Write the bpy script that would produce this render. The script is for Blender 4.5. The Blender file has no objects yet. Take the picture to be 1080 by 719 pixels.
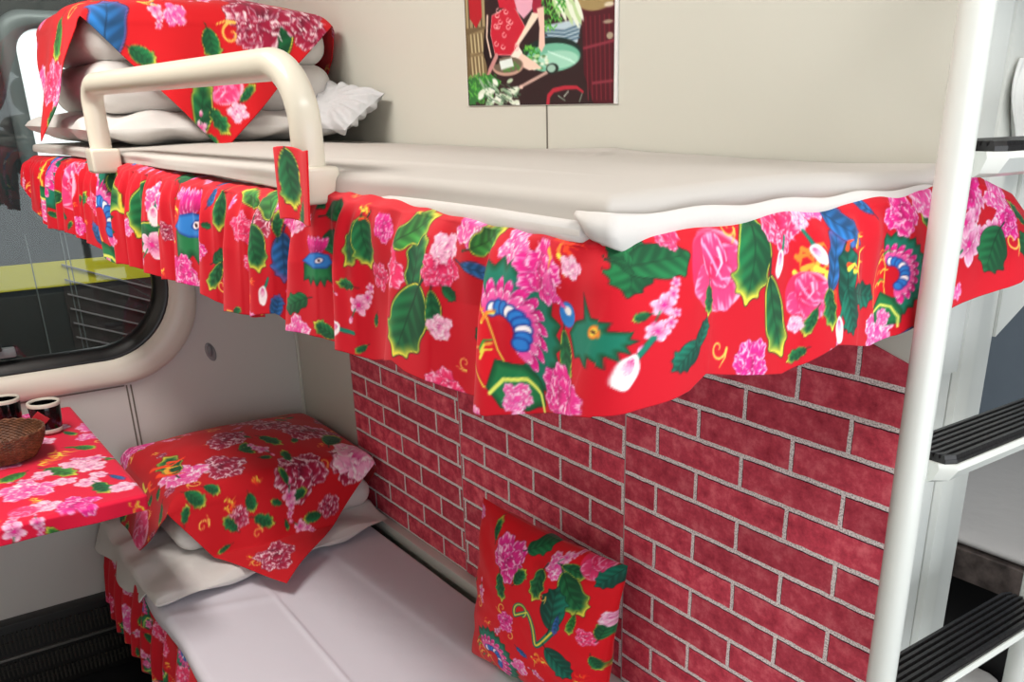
import math, random
import numpy as np
PI = math.pi

# ------------------------------------------------------------------ noise
def sfbm(x, y, seed=0, octs=4, f=1.0):
    r = np.random.RandomState(seed); o = 0; a = 1.0; tot = 0
    for k in range(octs):
        for j in range(3):
            th = r.uniform(0, 2*PI); ph = r.uniform(0, 2*PI)
            o = o + a*np.sin(f*(np.cos(th)*x+np.sin(th)*y)+ph+1.3*np.sin(f*.7*(np.sin(th)*x-np.cos(th)*y)+ph*2))/3
        tot += a; a *= .55; f *= 2.03
    return o/tot

def s2l(c):
    c = np.asarray(c, float)
    return np.where(c <= .04045, c/12.92, ((np.clip(c, 0, 1)+.055)/1.055)**2.4)

def h(s):
    return np.array([int(s[i:i+2], 16)/255 for i in (0, 2, 4)])

def lerp(a, b, t):
    t = np.clip(t, 0, 1)[..., None]
    return a*(1-t)+b*t

# ------------------------------------------------------------------ printed pattern rasteriser
class Canvas:
    def __init__(s, w, hgt, res, base, u0=0., v0=0.):
        s.res = res; s.u0 = u0; s.v0 = v0
        s.W = int(w/res)+2; s.H = int(hgt/res)+2
        s.a = np.ones((s.H, s.W, 3))*base
    def win(s, x0, x1, y0, y1):
        i0 = max(0, int((x0-s.u0)/s.res)-1); i1 = min(s.W, int((x1-s.u0)/s.res)+3)
        j0 = max(0, int((y0-s.v0)/s.res)-1); j1 = min(s.H, int((y1-s.v0)/s.res)+3)
        if i1 <= i0 or j1 <= j0: return None
        X, Y = np.meshgrid(s.u0+np.arange(i0, i1)*s.res, s.v0+np.arange(j0, j1)*s.res)
        return (slice(j0, j1), slice(i0, i1)), X, Y
    def put(s, sl, al, col):
        al = np.clip(al, 0, 1)[..., None]
        s.a[sl] = s.a[sl]*(1-al)+col*al
    def ell(s, cx, cy, a, b, rot, col):
        m = max(a, b); w = s.win(cx-m, cx+m, cy-m, cy+m)
        if w is None: return
        sl, X, Y = w; c, sn = math.cos(rot), math.sin(rot)
        x = ((X-cx)*c+(Y-cy)*sn)/a; y = (-(X-cx)*sn+(Y-cy)*c)/b
        d = np.sqrt(x*x+y*y)
        al = (1-d)*min(a, b)/s.res+.5
        s.put(sl, al, col(d, x, y) if callable(col) else col)
    def poly(s, pts, col, rim=None, rimw=0):
        P = np.array(pts, float)
        w = s.win(P[:, 0].min(), P[:, 0].max(), P[:, 1].min(), P[:, 1].max())
        if w is None: return
        sl, X, Y = w; ins = np.zeros(X.shape, bool); D = np.full(X.shape, 1e9)
        Q = np.roll(P, -1, 0)
        for (x0, y0), (x1, y1) in zip(P, Q):
            if y0 != y1:
                t = (Y-y0)/(y1-y0); ins ^= ((Y < y0) != (Y < y1)) & (X < x0+t*(x1-x0))
            dx, dy = x1-x0, y1-y0; L = dx*dx+dy*dy+1e-12
            t = np.clip(((X-x0)*dx+(Y-y0)*dy)/L, 0, 1)
            D = np.minimum(D, (X-x0-t*dx)**2+(Y-y0-t*dy)**2)
        D = np.sqrt(D); sd = np.where(ins, D, -D)
        c = col(sd, X, Y) if callable(col) else np.ones(X.shape+(3,))*col
        if rim is not None: c = lerp(rim*np.ones(3), c, (sd-rimw)/s.res+.5)
        s.put(sl, sd/s.res+.5, c)
    def line(s, pts, w0, w1, col):
        P = np.array(pts, float); m = max(w0, w1)
        w = s.win(P[:, 0].min()-m, P[:, 0].max()+m, P[:, 1].min()-m, P[:, 1].max()+m)
        if w is None: return
        sl, X, Y = w; al = np.zeros(X.shape); n = len(P)-1
        for i in range(n):
            x0, y0 = P[i]; x1, y1 = P[i+1]; dx, dy = x1-x0, y1-y0; L = dx*dx+dy*dy+1e-12
            t = np.clip(((X-x0)*dx+(Y-y0)*dy)/L, 0, 1)
            d = np.sqrt((X-x0-t*dx)**2+(Y-y0-t*dy)**2)
            ww = w0+(w1-w0)*(i+t)/n
            al = np.maximum(al, (ww-d)/s.res+.5)
        s.put(sl, al, col)
    def sample(s, U, V):
        x = np.clip((U-s.u0)/s.res, 0, s.W-1.001); y = np.clip((V-s.v0)/s.res, 0, s.H-1.001)
        i = x.astype(int); j = y.astype(int); fx = (x-i)[..., None]; fy = (y-j)[..., None]; a = s.a
        return (a[j, i]*(1-fx)+a[j, i+1]*fx)*(1-fy)+(a[j+1, i]*(1-fx)+a[j+1, i+1]*fx)*fy

WHITE = h('fff4f4'); PINK = h('ff9fc8'); MAG = h('e81f8c'); DMAG = h('a00a56'); CRIM = h('a3123c'); DCRIM = h('5c0a28')
GRN = h('1a7a45'); DGRN = h('0a4a2a'); LGRN = h('3fa040'); TEAL = h('0f7a62'); YEL = h('f4e24a'); ORG = h('f5842a')
BLUE = h('2a7fd0'); DBLUE = h('1b3f96'); DARK = h('3a0c18'); RED = h('e4061f')
PAL = {'m': (DMAG, MAG, h('ffc4e2')), 'p': (MAG, h('f05aa6'), h('fff0f6')), 'c': (DCRIM, CRIM, h('f6dce4')), 'r': (h('b4003a'), h('f02c68'), h('ffc0da')), 'w': (h('c8307c'), h('f7b0d2'), WHITE)}

def rp(pts, cx, cy, s, rot):
    c, sn = math.cos(rot), math.sin(rot)
    return [(cx+s*(x*c-y*sn), cy+s*(x*sn+y*c)) for x, y in pts]

def chaikin(P, n=2):
    for _ in range(n):
        Q = []
        for a, b in zip(P, P[1:]+P[:1]): Q += [(.75*a[0]+.25*b[0], .75*a[1]+.25*b[1]), (.25*a[0]+.75*b[0], .25*a[1]+.75*b[1])]
        P = Q
    return P
LEAFS = [[(-.5, 0), (-.42, .12), (-.25, .22), (-.02, .27), (.12, .22), (.17, .34), (.27, .2), (.36, .22), (.36, .1), (.52, .03), (.38, -.05), (.38, -.17), (.28, -.14), (.2, -.28), (.08, -.22), (-.1, -.26), (-.3, -.2), (-.45, -.1)],
  [(-.5, 0), (-.35, .1), (-.12, .15), (.1, .2), (.2, .16), (.3, .22), (.36, .1), (.5, .0), (.34, -.06), (.3, -.14), (.15, -.12), (-.1, -.17), (-.35, -.1)],
  [(-.5, .02), (-.3, .2), (-.1, .16), (0, .28), (.12, .18), (.28, .22), (.3, .08), (.52, .06), (.36, -.06), (.3, -.2), (.12, -.14), (0, -.24), (-.14, -.14), (-.34, -.18)]]
def leaf(C, cx, cy, L, rot, seed=0, g=GRN, fat=1., rim=YEL):
    r = random.Random(seed); Q = chaikin([(x, y*fat*1.05) for x, y in LEAFS[seed % 3]], 2)
    P = rp(Q, cx, cy, L, rot); c, sn = math.cos(rot), math.sin(rot)
    dk = DGRN if g is GRN else g*.55
    def col(sd, X, Y):
        x = ((X-cx)*c+(Y-cy)*sn)/L; y = (-(X-cx)*sn+(Y-cy)*c)/L
        base = lerp(dk, g, .35+y*2.4+.30*np.sin((x-np.abs(y)*.9)*34))
        if rim is None: return base
        tip = np.clip((x-.05)*2.6, 0, 1)*np.clip(1.25-sd/(.10*L), 0, 1)
        return lerp(base, rim*np.ones(3), np.maximum(tip*1.2, (.03*L-sd)/(.012*L)))
    C.poly(P, col, rim=dk*.6, rimw=.010*L)
    C.line(rp([(-.62, -.04), (-.45, 0), (-.1, .02), (.3, .01)], cx, cy, L, rot), .016*L, .004*L, dk*.8)

def petal(C, cx, cy, a, b, rot, p, jag=0, seed=0):
    D, M, E = p
    def col(d, x, y):
        st = .10*np.sin(y*9+x*4+seed)+.07*np.sin(y*23+seed*2)
        t = (x+1)/2
        c = lerp(D, M, t*1.7+st)
        return lerp(c, E, (np.maximum(d, t*1.02)-.80+st)*5.5)
    n = 26; P = []
    r = random.Random(seed)
    for i in range(n):
        th = 2*PI*i/n; rr = 1+(.10*math.sin(th*7+seed) if jag else .04*math.sin(th*5+seed))
        P.append((a*rr*math.cos(th), b*rr*math.sin(th)))
    Q = rp(P, cx, cy, 1, rot); c, sn = math.cos(rot), math.sin(rot)
    C.poly(Q, lambda sd, X, Y: col(np.sqrt((((X-cx)*c+(Y-cy)*sn)/a)**2+((-(X-cx)*sn+(Y-cy)*c)/b)**2), ((X-cx)*c+(Y-cy)*sn)/a, (-(X-cx)*sn+(Y-cy)*c)/b), rim=D*.75, rimw=.018*max(a, b))

def peony(C, cx, cy, r, rot=0, pal='m', seed=0):
    p = PAL[pal]; rr = random.Random(seed)
    for ring, (rad, a, b, n) in enumerate(((.56, .54, .46, 5), (.34, .44, .38, 4), (.10, .34, .28, 2))):
        for i in range(n):
            th = rot+2*PI*(i+.5*ring)/n+rr.uniform(-.25, .25); q = r*rad*rr.uniform(.8, 1.1)
            petal(C, cx+q*math.cos(th), cy+q*math.sin(th)*.92, a*r*rr.uniform(.8, 1.15), b*r*rr.uniform(.8, 1.15), th+rr.uniform(-.6, .6), p, 1, seed+i+ring*9)
    for i in range(7):
        th = rr.uniform(0, 2*PI); q = rr.uniform(.15, .75)*r
        x, y = cx+q*math.cos(th), cy+q*math.sin(th)
        C.line([(x, y), (x+.16*r*math.cos(th+1.2), y+.16*r*math.sin(th+1.2)), (x+.3*r*math.cos(th+.5), y+.3*r*math.sin(th+.5))], .05*r, .008*r, p[2])

def rose(C, cx, cy, r, rot=0, seed=0):
    C.ell(cx, cy, r*1.02, r*.92, rot, lambda d, x, y: lerp(h('f2285c'), h('ffb0cc'), (d-.86+.12*x)*7))
    for i, (a, q, s) in enumerate(((2.4, .42, .6), (.9, .38, .62), (-.6, .36, .6), (-2.1, .34, .55), (0.2, .1, .42))):
        x, y = rp([(q*math.cos(a), q*math.sin(a))], cx, cy, r, rot)[0]
        petal(C, x, y, s*r, s*r*.78, rot+a+.3, (h('e00a48'), h('f03a78'), h('ff9cc4')), 0, seed+i)
    C.line(rp([(-.45, -.5), (-.1, -.1), (.2, .15), (.55, .05)], cx, cy, r, rot), .05*r, .02*r, h('ff9cc8'))
    C.line(rp([(.0, -.5), (.12, -.2), (.0, .1)], cx, cy, r, rot), .05*r, .02*r, h('ffc0dc'))

def bud(C, cx, cy, r, rot=0, seed=0):
    C.line(rp([(-1.9, -.5), (-1.2, -.3), (-.5, 0)], cx, cy, r, rot), .12*r, .16*r, TEAL)
    petal(C, cx, cy, r, .5*r, rot+PI, (WHITE, h('fbe4ee'), WHITE), 0, seed)
    petal(C, *rp([(-.35, .05)], cx, cy, r, rot)[0], .45*r, .2*r, rot, PAL['w'], 0, seed)

def orchid(C, cx, cy, r, rot=0, seed=0, pal='w'):
    rr = random.Random(seed)
    for k, (ox, oy, s) in enumerate(((0, 0, 1), (.75, -.55, .62), (1.15, -1.2, .5))):
        x, y = rp([(ox*r, oy*r)], cx, cy, 1, rot)[0]
        for i in range(5):
            th = rot+2*PI*i/5+k+rr.uniform(-.2, .2)
            petal(C, x+.42*r*s*math.cos(th), y+.42*r*s*math.sin(th), .42*r*s, .30*r*s, th, PAL[pal], 0, seed+i+k)
        C.ell(x, y, .13*r*s, .13*r*s, 0, MAG)
    b = rp([(-.3, .3), (-.75, .9), (-.95, 1.15)], cx, cy, r, rot)
    C.line(b, .05*r, .03*r, GRN)
    petal(C, b[-1][0], b[-1][1], .34*r, .2*r, rot+2.2, PAL['w'], 0, seed)

def swirl(C, cx, cy, r, rot=0, col=h('f6c85a')):
    C.line([(cx+r*(1-t/9)*math.cos(rot+t*.85), cy+r*(1-t/9)*math.sin(rot+t*.85)) for t in np.arange(0, 8.2, .5)], .12*r, .06*r, col)
    C.line(rp([(1, 0), (.9, .7), (.3, 1.5)], cx, cy, r, rot), .12*r, .05*r, col)

def flames(C, cx, cy, r, rot=0, seed=0):
    rr = random.Random(seed)
    for i in range(9):
        th = rot+rr.uniform(-1.2, 1.2); x = cx+rr.uniform(-.5, .5)*r; y = cy+rr.uniform(-.5, .5)*r; L = r*rr.uniform(.5, 1)
        c = rr.choice((ORG, YEL, h('f7b03a'), h('ff4a20')))
        C.line([(x, y), (x+.4*L*math.cos(th), y+.4*L*math.sin(th)), (x+.8*L*math.cos(th+.6), y+.8*L*math.sin(th+.6))], .09*r, .01*r, c)

def phoenix(C, cx, cy, r, rot=0, seed=0, flip=1):
    def T(p, s=1.): return rp([(x, y*flip) for x, y in p], cx, cy, r*s, rot)
    # green crescent with spikes
    out = []; inn = []
    for i in range(25):
        th = -2.2+3.3*i/24; R = 1.0+(.13 if i % 2 else 0)
        out.append((R*math.cos(th), R*math.sin(th))); inn.append((.62*math.cos(th)-.05, .62*math.sin(th)))
    C.poly(T(out+inn[::-1]), lambda sd, X, Y: lerp(DGRN, TEAL, sd/(.12*r)))
    # magenta feathers with white tips
    for i in range(11):
        th = -2.1+3.0*i/10
        for q, p in ((.66, 'm'), (.5, 'p')):
            x, y = T([(q*math.cos(th), q*math.sin(th))])[0]
            petal(C, x, y, .17*r, .09*r, rot+flip*(th+.3), PAL[p], 0, seed+i)
    # blue scallops
    for i in range(9):
        th = -1.9+2.6*i/8
        x, y = T([(.36*math.cos(th), .36*math.sin(th))])[0]
        C.ell(x, y, .13*r, .11*r, th, DBLUE); C.ell(x, y, .10*r, .08*r, th, BLUE if i % 3 else WHITE)
    # body
    C.poly(T([(-.5, .9), (-.75, .4), (-.7, -.1), (-.45, -.5), (-.2, -.2), (-.1, .3), (.1, .7), (-.1, 1.05)]), lambda sd, X, Y: lerp(h('c01428'), RED, sd/(.1*r)), rim=YEL, rimw=.03*r)
    C.poly(T([(-.2, .45), (.25, .55), (.55, .8), (.6, 1.15), (.2, 1.3), (-.25, 1.25), (-.45, .9)]), lambda sd, X, Y: lerp(DGRN, GRN, sd/(.12*r)))
    C.line(T([(-.4, 1.0), (-.1, .78), (.25, .78), (.5, 1.0), (.55, 1.25)]), .035*r, .03*r, h('e6ee6a'))
    peony(C, *T([(.05, 1.08)])[0], .26*r, 0, 'p', seed)
    rr = random.Random(seed)
    for i in range(8):
        x, y = rr.uniform(-.75, -.3), rr.uniform(-.5, .5)
        C.line(T([(x, y), (x+.1, y-.12), (x+.25, y-.12)]), .03*r, .012*r, rr.choice((YEL, ORG, LGRN, YEL)))

def greenhead(C, cx, cy, r, rot=0, seed=0):
    T = lambda p: rp(p, cx, cy, r, rot)
    C.poly(T([(-.7, .7), (-.8, .1), (-.5, -.2), (-.1, -.3), (.05, -.95), (.15, -.35), (.5, -.3), (.35, -.1), (.85, 0), (.7, .15), (.9, .3), (.55, .3), (.6, .55), (.35, .42), (.3, .7), (.1, .5), (0, .85), (-.2, .6), (-.3, .9), (-.45, .65)]), lambda sd, X, Y: lerp(DGRN, TEAL, sd/(.12*r)))
    C.ell(*T([(.1, -.02)])[0], .20*r, .11*r, rot-.9, ORG); C.ell(*T([(.1, -.02)])[0], .12*r, .06*r, rot-.9, YEL); C.ell(*T([(.1, -.02)])[0], .05*r, .04*r, rot, DARK)
    C.ell(*T([(-.75, -.35)])[0], .26*r, .34*r, rot+.4, BLUE); C.ell(*T([(-.7, -.45)])[0], .12*r, .12*r, rot, WHITE)
    for i in range(5):
        x, y = T([(-.95-.05*i, -.75-.12*i)])[0]
        petal(C, x, y, .3*r, .09*r, rot-2.2+.35*i, PAL['p'], 0, i)

def bluehead(C, cx, cy, r, rot=0, seed=0):
    T = lambda p: rp(p, cx, cy, r, rot)
    C.poly(T([(-.8, .1), (.7, .1), (.75, .9), (.5, .75), (.4, 1.1), (.2, .8), (0, 1.1), (-.2, .8), (-.4, 1.1), (-.55, .8), (-.8, .9)]), lambda sd, X, Y: lerp(DGRN, GRN, sd/(.2*r)))
    for i in range(7):
        x, y = T([(-.5+.15*i, -.75+.05*(i % 2))])[0]
        petal(C, x, y, .42*r, .14*r, rot-1.9+.15*i, PAL['m'], 0, i)
    C.poly(T([(-.9, 0), (-.5, -.35), (.1, -.45), (.6, -.35), (.75, 0), (.5, .25), (-.2, .3), (-.6, .15)]), lambda sd, X, Y: lerp(DBLUE, BLUE, sd/(.1*r)))
    C.ell(*T([(.15, -.08)])[0], .26*r, .14*r, rot-.3, DBLUE); C.ell(*T([(.15, -.08)])[0], .2*r, .1*r, rot-.3, WHITE); C.ell(*T([(.15, -.08)])[0], .07*r, .06*r, rot, DARK)

def cluster(C, cx, cy, r, rot=0, seed=0, g=GRN):
    for i, a in enumerate((-.9, .9, 0)):
        x, y = rp([(.5*math.cos(a), .5*math.sin(a))], cx, cy, r, rot)[0]
        leaf(C, x, y, 1.15*r, rot+a, seed+i, g)

def tendril(C, cx, cy, r, rot=0, col=TEAL, seed=0):
    Q = [(-1+1.4*t+.25*math.sin(t*5), .3-1.6*math.sin(t*3.4)*.6*(1-.25*t)) for t in np.linspace(0, 1, 24)]+[(.4+.3*math.cos(a)*(1-a/9), .42+.3*math.sin(a)*(1-a/9)) for a in np.linspace(-.6, 4.2, 18)]
    C.line(rp(Q, cx, cy, r, rot), .11*r, .04*r, col)
    C.line(rp(Q, cx, cy, r, rot), .035*r, .015*r, YEL)

def motif(C, k, u, v, s, rot=0, seed=0):
    if k == 'leaf': leaf(C, u, v, s*2, rot, seed)
    elif k == 'lleaf': leaf(C, u, v, s*2, rot, seed, LGRN)
    elif k == 'tleaf': leaf(C, u, v, s*2, rot, seed, TEAL, 1.1, None)
    elif k == 'dleaf': leaf(C, u, v, s*2, rot, seed, GRN, 1.25, None)
    elif k == 'bleaf': leaf(C, u, v, s*2, rot, seed, BLUE, .8, h('7a5aa8'))
    elif k == 'rose': rose(C, u, v, s, rot, seed)
    elif k == 'bud': bud(C, u, v, s, rot, seed)
    elif k == 'clu': cluster(C, u, v, s, rot, seed)
    elif k[:3] == 'pe_': peony(C, u, v, s, rot, k[3], seed)
    elif k == 'orc': orchid(C, u, v, s, rot, seed)
    elif k == 'swi': swirl(C, u, v, s, rot)
    elif k == 'fla': flames(C, u, v, s, rot, seed)
    elif k == 'pho': phoenix(C, u, v, s, rot, seed)
    elif k == 'phf': phoenix(C, u, v, s, rot, seed, -1)
    elif k == 'grh': greenhead(C, u, v, s, rot, seed)
    elif k == 'blh': bluehead(C, u, v, s, rot, seed)
    elif k == 'ten': tendril(C, u, v, s, rot, TEAL, seed)

def scatter(C, seed, n, kinds, smin, smax, placed, w, hh, u0=0, v0=0, gap=.8):
    rr = random.Random(seed); pts = [(p[1], p[2], p[3]) for p in placed]; out = []
    for i in range(n*20):
        if len(out) >= n: break
        s = rr.uniform(smin, smax); u = u0+rr.uniform(0, w); v = v0+rr.uniform(0, hh)
        if all(math.hypot(u-a, v-b) > gap*(s+c) for a, b, c in pts):
            pts.append((u, v, s)); out.append((rr.choice(kinds), u, v, s, rr.uniform(0, 2*PI), rr.randrange(999)))
    return out

# ------------------------------------------------------------------ cloth surfaces (P: grid of points, U,V: printed-pattern coordinates)
def interp(x, xs, ys): return np.interp(x, xs, ys)

def smooth_path(pts, step=.002):
    P = np.array(pts, float)
    seg = np.r_[0, np.cumsum(np.hypot(*np.diff(P, axis=0).T))]
    s = np.arange(0, seg[-1], step)
    X = np.interp(s, seg, P[:, 0]); Y = np.interp(s, seg, P[:, 1])
    k = np.hanning(21); k /= k.sum()
    X = np.convolve(np.pad(X, 10, mode='edge'), k, 'valid'); Y = np.convolve(np.pad(Y, 10, mode='edge'), k, 'valid')
    return s, X, Y

def upper_skirt():
    path = [(.030, -.620), (.16, -.612), (2.03, -.527), (2.062, -.515), (2.078, -.48), (2.078, -.03), (2.088, .02), (2.092, .165)]
    s0, X0, Y0 = smooth_path(path)
    L = s0[-1]
    # finer where the camera is nearer
    w = np.interp(s0, [0, 1.0, 1.6, L], [2.2, 1.8, 1.2, 1.1]); c = np.cumsum(1/w)*.002*1000
    n = int(c[-1]); s = np.interp(np.linspace(c[0], c[-1], n), c, s0)
    X = np.interp(s, s0, X0); Y = np.interp(s, s0, Y0)
    tx = np.gradient(X, s); ty = np.gradient(Y, s); tl = np.hypot(tx, ty); tx /= tl; ty /= tl
    nx, ny = ty, -tx                                     # outward normal
    sc = np.interp(2.05, X0[:900], s0[:900]) if False else None
    # landmarks along s from x / y
    front = Y < -.5
    key = np.where((X < 2.06), X, 2.06+(Y+.52))           # runs 0..2.06 along the front, then 2.06+ distance along the end
    zbot = interp(key, [0.025, .09, .16, .24, .4, .575, .72, .85, .99, 1.17, 1.275, 1.38, 1.455, 1.475, 1.58, 1.7, 1.78, 1.80, 1.87, 1.95, 2.0, 2.05, 2.08, 2.125, 2.145, 2.25, 2.32, 2.40, 2.51, 2.58, 2.64, 2.66, 2.745],
                  [1.352, 1.30, 1.275, 1.258, 1.265, 1.258, 1.235, 1.245, 1.24, 1.25, 1.229, 1.236, 1.252, 1.238, 1.241, 1.236, 1.25, 1.242, 1.236, 1.233, 1.245, 1.256, 1.262, 1.272, 1.284, 1.265, 1.28, 1.271, 1.289, 1.30, 1.307, 1.318, 1.326])
    ztop = interp(key, [0, .2, .8, 1.2, 1.5, 1.6, 1.9, 2.06, 2.2, 2.5, 2.58, 2.65, 2.745], [1.398, 1.402, 1.408, 1.396, 1.396, 1.409, 1.40, 1.395, 1.403, 1.408, 1.418, 1.395, 1.336])
    band = interp(key, [0, .2, 2.0, 2.08, 2.5, 2.745], [.02, .045, .045, .02, .012, .004])
    r = np.random.RandomState(4)
    # pleat phase with varied spacing
    freq = interp(key, [0, 1.0, 1.5, 1.7, 1.95, 2.06, 2.3, 2.745], [26, 22, 19, 16, 13, 10, 10, 13])
    ph = np.cumsum(freq*np.gradient(s))*2*PI/ (2*PI) * 2*PI/1.0
    ph = np.cumsum(freq*np.gradient(s))*2*PI*.5 + 2.6*sfbm(s*9, s*0, 3, 3)
    amp = interp(key, [0, .5, 1.5, 1.9, 2.06, 2.2, 2.6, 2.745], [.011, .012, .014, .015, .010, .006, .007, .004])*(1+.4*sfbm(s*13, s*0, 7, 2))
    rows = []
    nb, nr = 14, 110
    t_all = np.r_[np.linspace(0, 1, nb), 1+np.linspace(0, 1, nr+1)[1:]]
    P = np.zeros((len(t_all), len(s), 3)); U = np.zeros(P.shape[:2]); V = np.zeros(P.shape[:2])
    for i, t in enumerate(t_all):
        if t <= 1:
            off = -band*(1-t)+.001*t; z = ztop+.008*(1-t)+.004*np.sin(PI*t)+.0012*np.sin(ph*2.3)*t
            v = t*band
            d = 0
        else:
            q = t-1
            off = .001+.010*np.sin(min(1, q*4)*PI/2)+.012*q
            z = ztop+(zbot-ztop)*q
            g = min(1, q*2.2)**.7
            pl = np.sin(ph+.5*np.sin(ph+q)+q*.8); pl = np.sign(pl)*np.abs(pl)**.75
            d = amp*g*(pl)+.0035*np.sin(ph*3.1+1+2*sfbm(s*15, s*0, 9, 2))*(1-q)*min(1, q*10)+.003*sfbm(s*22, s*0+q*2.2, 11, 2)
            z = z + .0025*np.sin(ph*1.0+.7)*q
            v = band+(ztop-zbot)*q
        P[i, :, 0] = X+nx*(off+d); P[i, :, 1] = Y+ny*(off+d); P[i, :, 2] = z
        # sideways lean of the folds
        if t > 1: P[i, :, 0] += tx*.006*np.sin(ph*.5+2)*(t-1); P[i, :, 1] += ty*.006*np.sin(ph*.5+2)*(t-1)
        U[i] = s; V[i] = v
    return P, U, V

def lower_skirt():
    path = [(.03, -.615), (.25, -.63), (1.95, -.62), (2.03, -.60), (2.06, -.5), (2.06, -.06)]
    s, X, Y = smooth_path(path, .004)
    tx = np.gradient(X, s); ty = np.gradient(Y, s); tl = np.hypot(tx, ty); tx /= tl; ty /= tl
    nx, ny = ty, -tx
    ph = s*70+1.5*sfbm(s*8, s*0, 23, 2)
    rows = 70; P = np.zeros((rows, len(s), 3)); U = np.zeros(P.shape[:2]); V = np.zeros(P.shape[:2])
    for i in range(rows):
        q = i/(rows-1); off = .004+.03*q**.8
        d = (.014*np.sin(ph+.5*np.sin(ph)))*min(1, q*2)**.7+.004*sfbm(s*20, s*0+q*2, 5, 2)
        P[i, :, 0] = X+nx*(off+d); P[i, :, 1] = Y+ny*(off+d); P[i, :, 2] = .425-(.21+.012*np.sin(s*11))*q
        U[i] = s; V[i] = q*.22
    return P, U, V

def drape(cx, cy, hx, hy, zt, A, B, dome, seed, off=.004, flare=.18, r=.035, tipx=0., tipy=0., wob=.004, n=230, zmin=-9, yclip=-.012, pil=None):
    """square cloth laid corner-to-corner over a block: diamond |a|/A+|b|/B<=1; tips hang over the faces"""
    g = np.linspace(-1, 1, n)
    I, J = np.meshgrid(g, g)
    a = A*(I+J)/2; b = B*(J-I)/2
    def fold(t, hh):
        s = np.sign(t); m = np.abs(t); m0 = hh-r
        e = m-m0
        ang = np.clip(e/r, 0, PI/2)
        drop = np.where(e <= 0, 0, np.where(e < r*PI/2, r*(1-np.cos(ang)), r+(e-r*PI/2)))
        out = np.where(e <= 0, m, np.where(e < r*PI/2, m0+r*np.sin(ang), hh+flare*(e-r*PI/2)))
        return s*out, drop
    x, dx = fold(a, hx); y, dy = fold(b, hy)
    bow = 1-np.clip(np.abs(a)/hx, 0, 1)**2, 1-np.clip(np.abs(b)/hy, 0, 1)**2
    z = zt+dome*bow[0]*bow[1]-np.maximum(dx, dy)-.35*np.minimum(dx, dy)
    z = z+wob*sfbm(a*14, b*14, seed, 3)*(1-np.clip((dx+dy)*8, 0, .6))
    hang = np.clip(np.maximum(dx, dy)*6, 0, 1)
    x = x+.006*hang*np.sin(b*38+seed)*(dx > dy); y = y+.006*hang*np.sin(a*38+seed)*(dy >= dx)
    X = cx+x; Y = cy+y+tipx*np.clip(dx, 0, 1)/.2*(x > 0)
    X = X+tipy*np.clip(dy, 0, 1)/.2*(y < 0)
    # corners of the block: let the cloth fall round them
    Y = np.minimum(Y, yclip); X = np.maximum(X, .012)
    Z = z+off
    if zmin > -9:
        xe, zm, th = pil                                  # the pillow the front tip comes to lie on
        def floor(x): return zmin+np.maximum(0, zm+th*np.sqrt(np.clip(1-(np.abs(x-.30)/(xe-.30))**5, 0, 1))-zmin)*(x < xe)
        front = (dx >= dy) & (a > 0)
        for _ in range(3):
            low = np.where(front, np.clip(floor(X)-Z, 0, 1), 0); X = X+low*.8; Z = Z+low*.9
        Z = np.maximum(Z, np.where(front, floor(X), zmin-.02))
    X = X+off*np.clip(dx*30, 0, 1)*np.sign(a); Y = Y+off*np.clip(dy*30, 0, 1)*np.sign(b)
    return np.stack([X, Y, Z], -1), a+A, b+B

def upper_drape():
    return drape(.29, -.29, .235, .265, 1.694, .494, .50, .050, 5, zmin=1.441, pil=(.565, 1.474, .034), tipx=-.035, tipy=.06, wob=.007, flare=.34)
def lower_drape():
    return drape(.30, -.29, .235, .265, .655, .530, .50, .045, 9, zmin=.462, pil=(.672, .482, .034), tipx=-.06, wob=.007, flare=.38)

def table_cloth():
    x0, x1, y0, y1 = .03, .775, -1.30, -.652
    ex = .035; ey = .012
    xs = np.r_[np.linspace(x0, x1, 260), x1+np.linspace(0, ex, 16)[1:]]
    ys = np.r_[y0+np.linspace(0, y1-y0, 250), y1+np.linspace(0, ey, 7)[1:]]
    X, Y = np.meshgrid(xs, ys)
    dx = np.clip(X-x1, 0, 1); dy = np.clip(Y-y1, 0, 1)
    Z = .784-np.sqrt(dx*dx+dy*dy)*.95+.0015*sfbm(X*14, Y*14, 3, 2)*(dx+dy == 0)
    PX = np.minimum(X, x1)+np.minimum(dx*3, .008)+.003*np.sin(Y*40)*(dx*25); PY = np.minimum(Y, y1)+np.minimum(dy*3, .006)+.001*np.sin(X*40)*(dy*25)
    return np.stack([PX, PY, Z], -1), X-x0, Y-y0

def pillow_grid(c00, c10, c11, c01, T, n=120, pinch=.07, pw=.5, seed=0, wr=.003, side=1, flat=None, ear=0):
    """c00..c01 corners (3D); returns front (side=+1) or back sheet of an inflated cushion"""
    g = np.linspace(-1, 1, n); I, J = np.meshgrid(g, g)
    c = [np.array(k, float) for k in (c00, c10, c11, c01)]
    a = (I+1)/2; b = (J+1)/2
    # edges bow inwards, corners stay
    ai = .5+(a-.5)*(1-pinch*(1-J**2)); bi = .5+(b-.5)*(1-pinch*(1-I**2))
    P = (c[0]*((1-ai)*(1-bi))[..., None]+c[1]*(ai*(1-bi))[..., None]+c[2]*(ai*bi)[..., None]+c[3]*((1-ai)*bi)[..., None])
    N = np.cross(c[1]-c[0], c[3]-c[0]); N /= np.linalg.norm(N)
    t = ((1-np.abs(I)**2.4)*(1-np.abs(J)**2.4))**pw
    edge = np.clip(t*3, 0, 1)
    rad = wr*sfbm(I*5, J*5, seed, 4)*edge + wr*1.6*np.sin(np.arctan2(J, I)*14+seed)*edge*np.clip(np.hypot(I, J)-.45, 0, 1)
    D = side*(T/2*t+rad)
    P = P+N*D[..., None]
    return P, a, b

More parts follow.
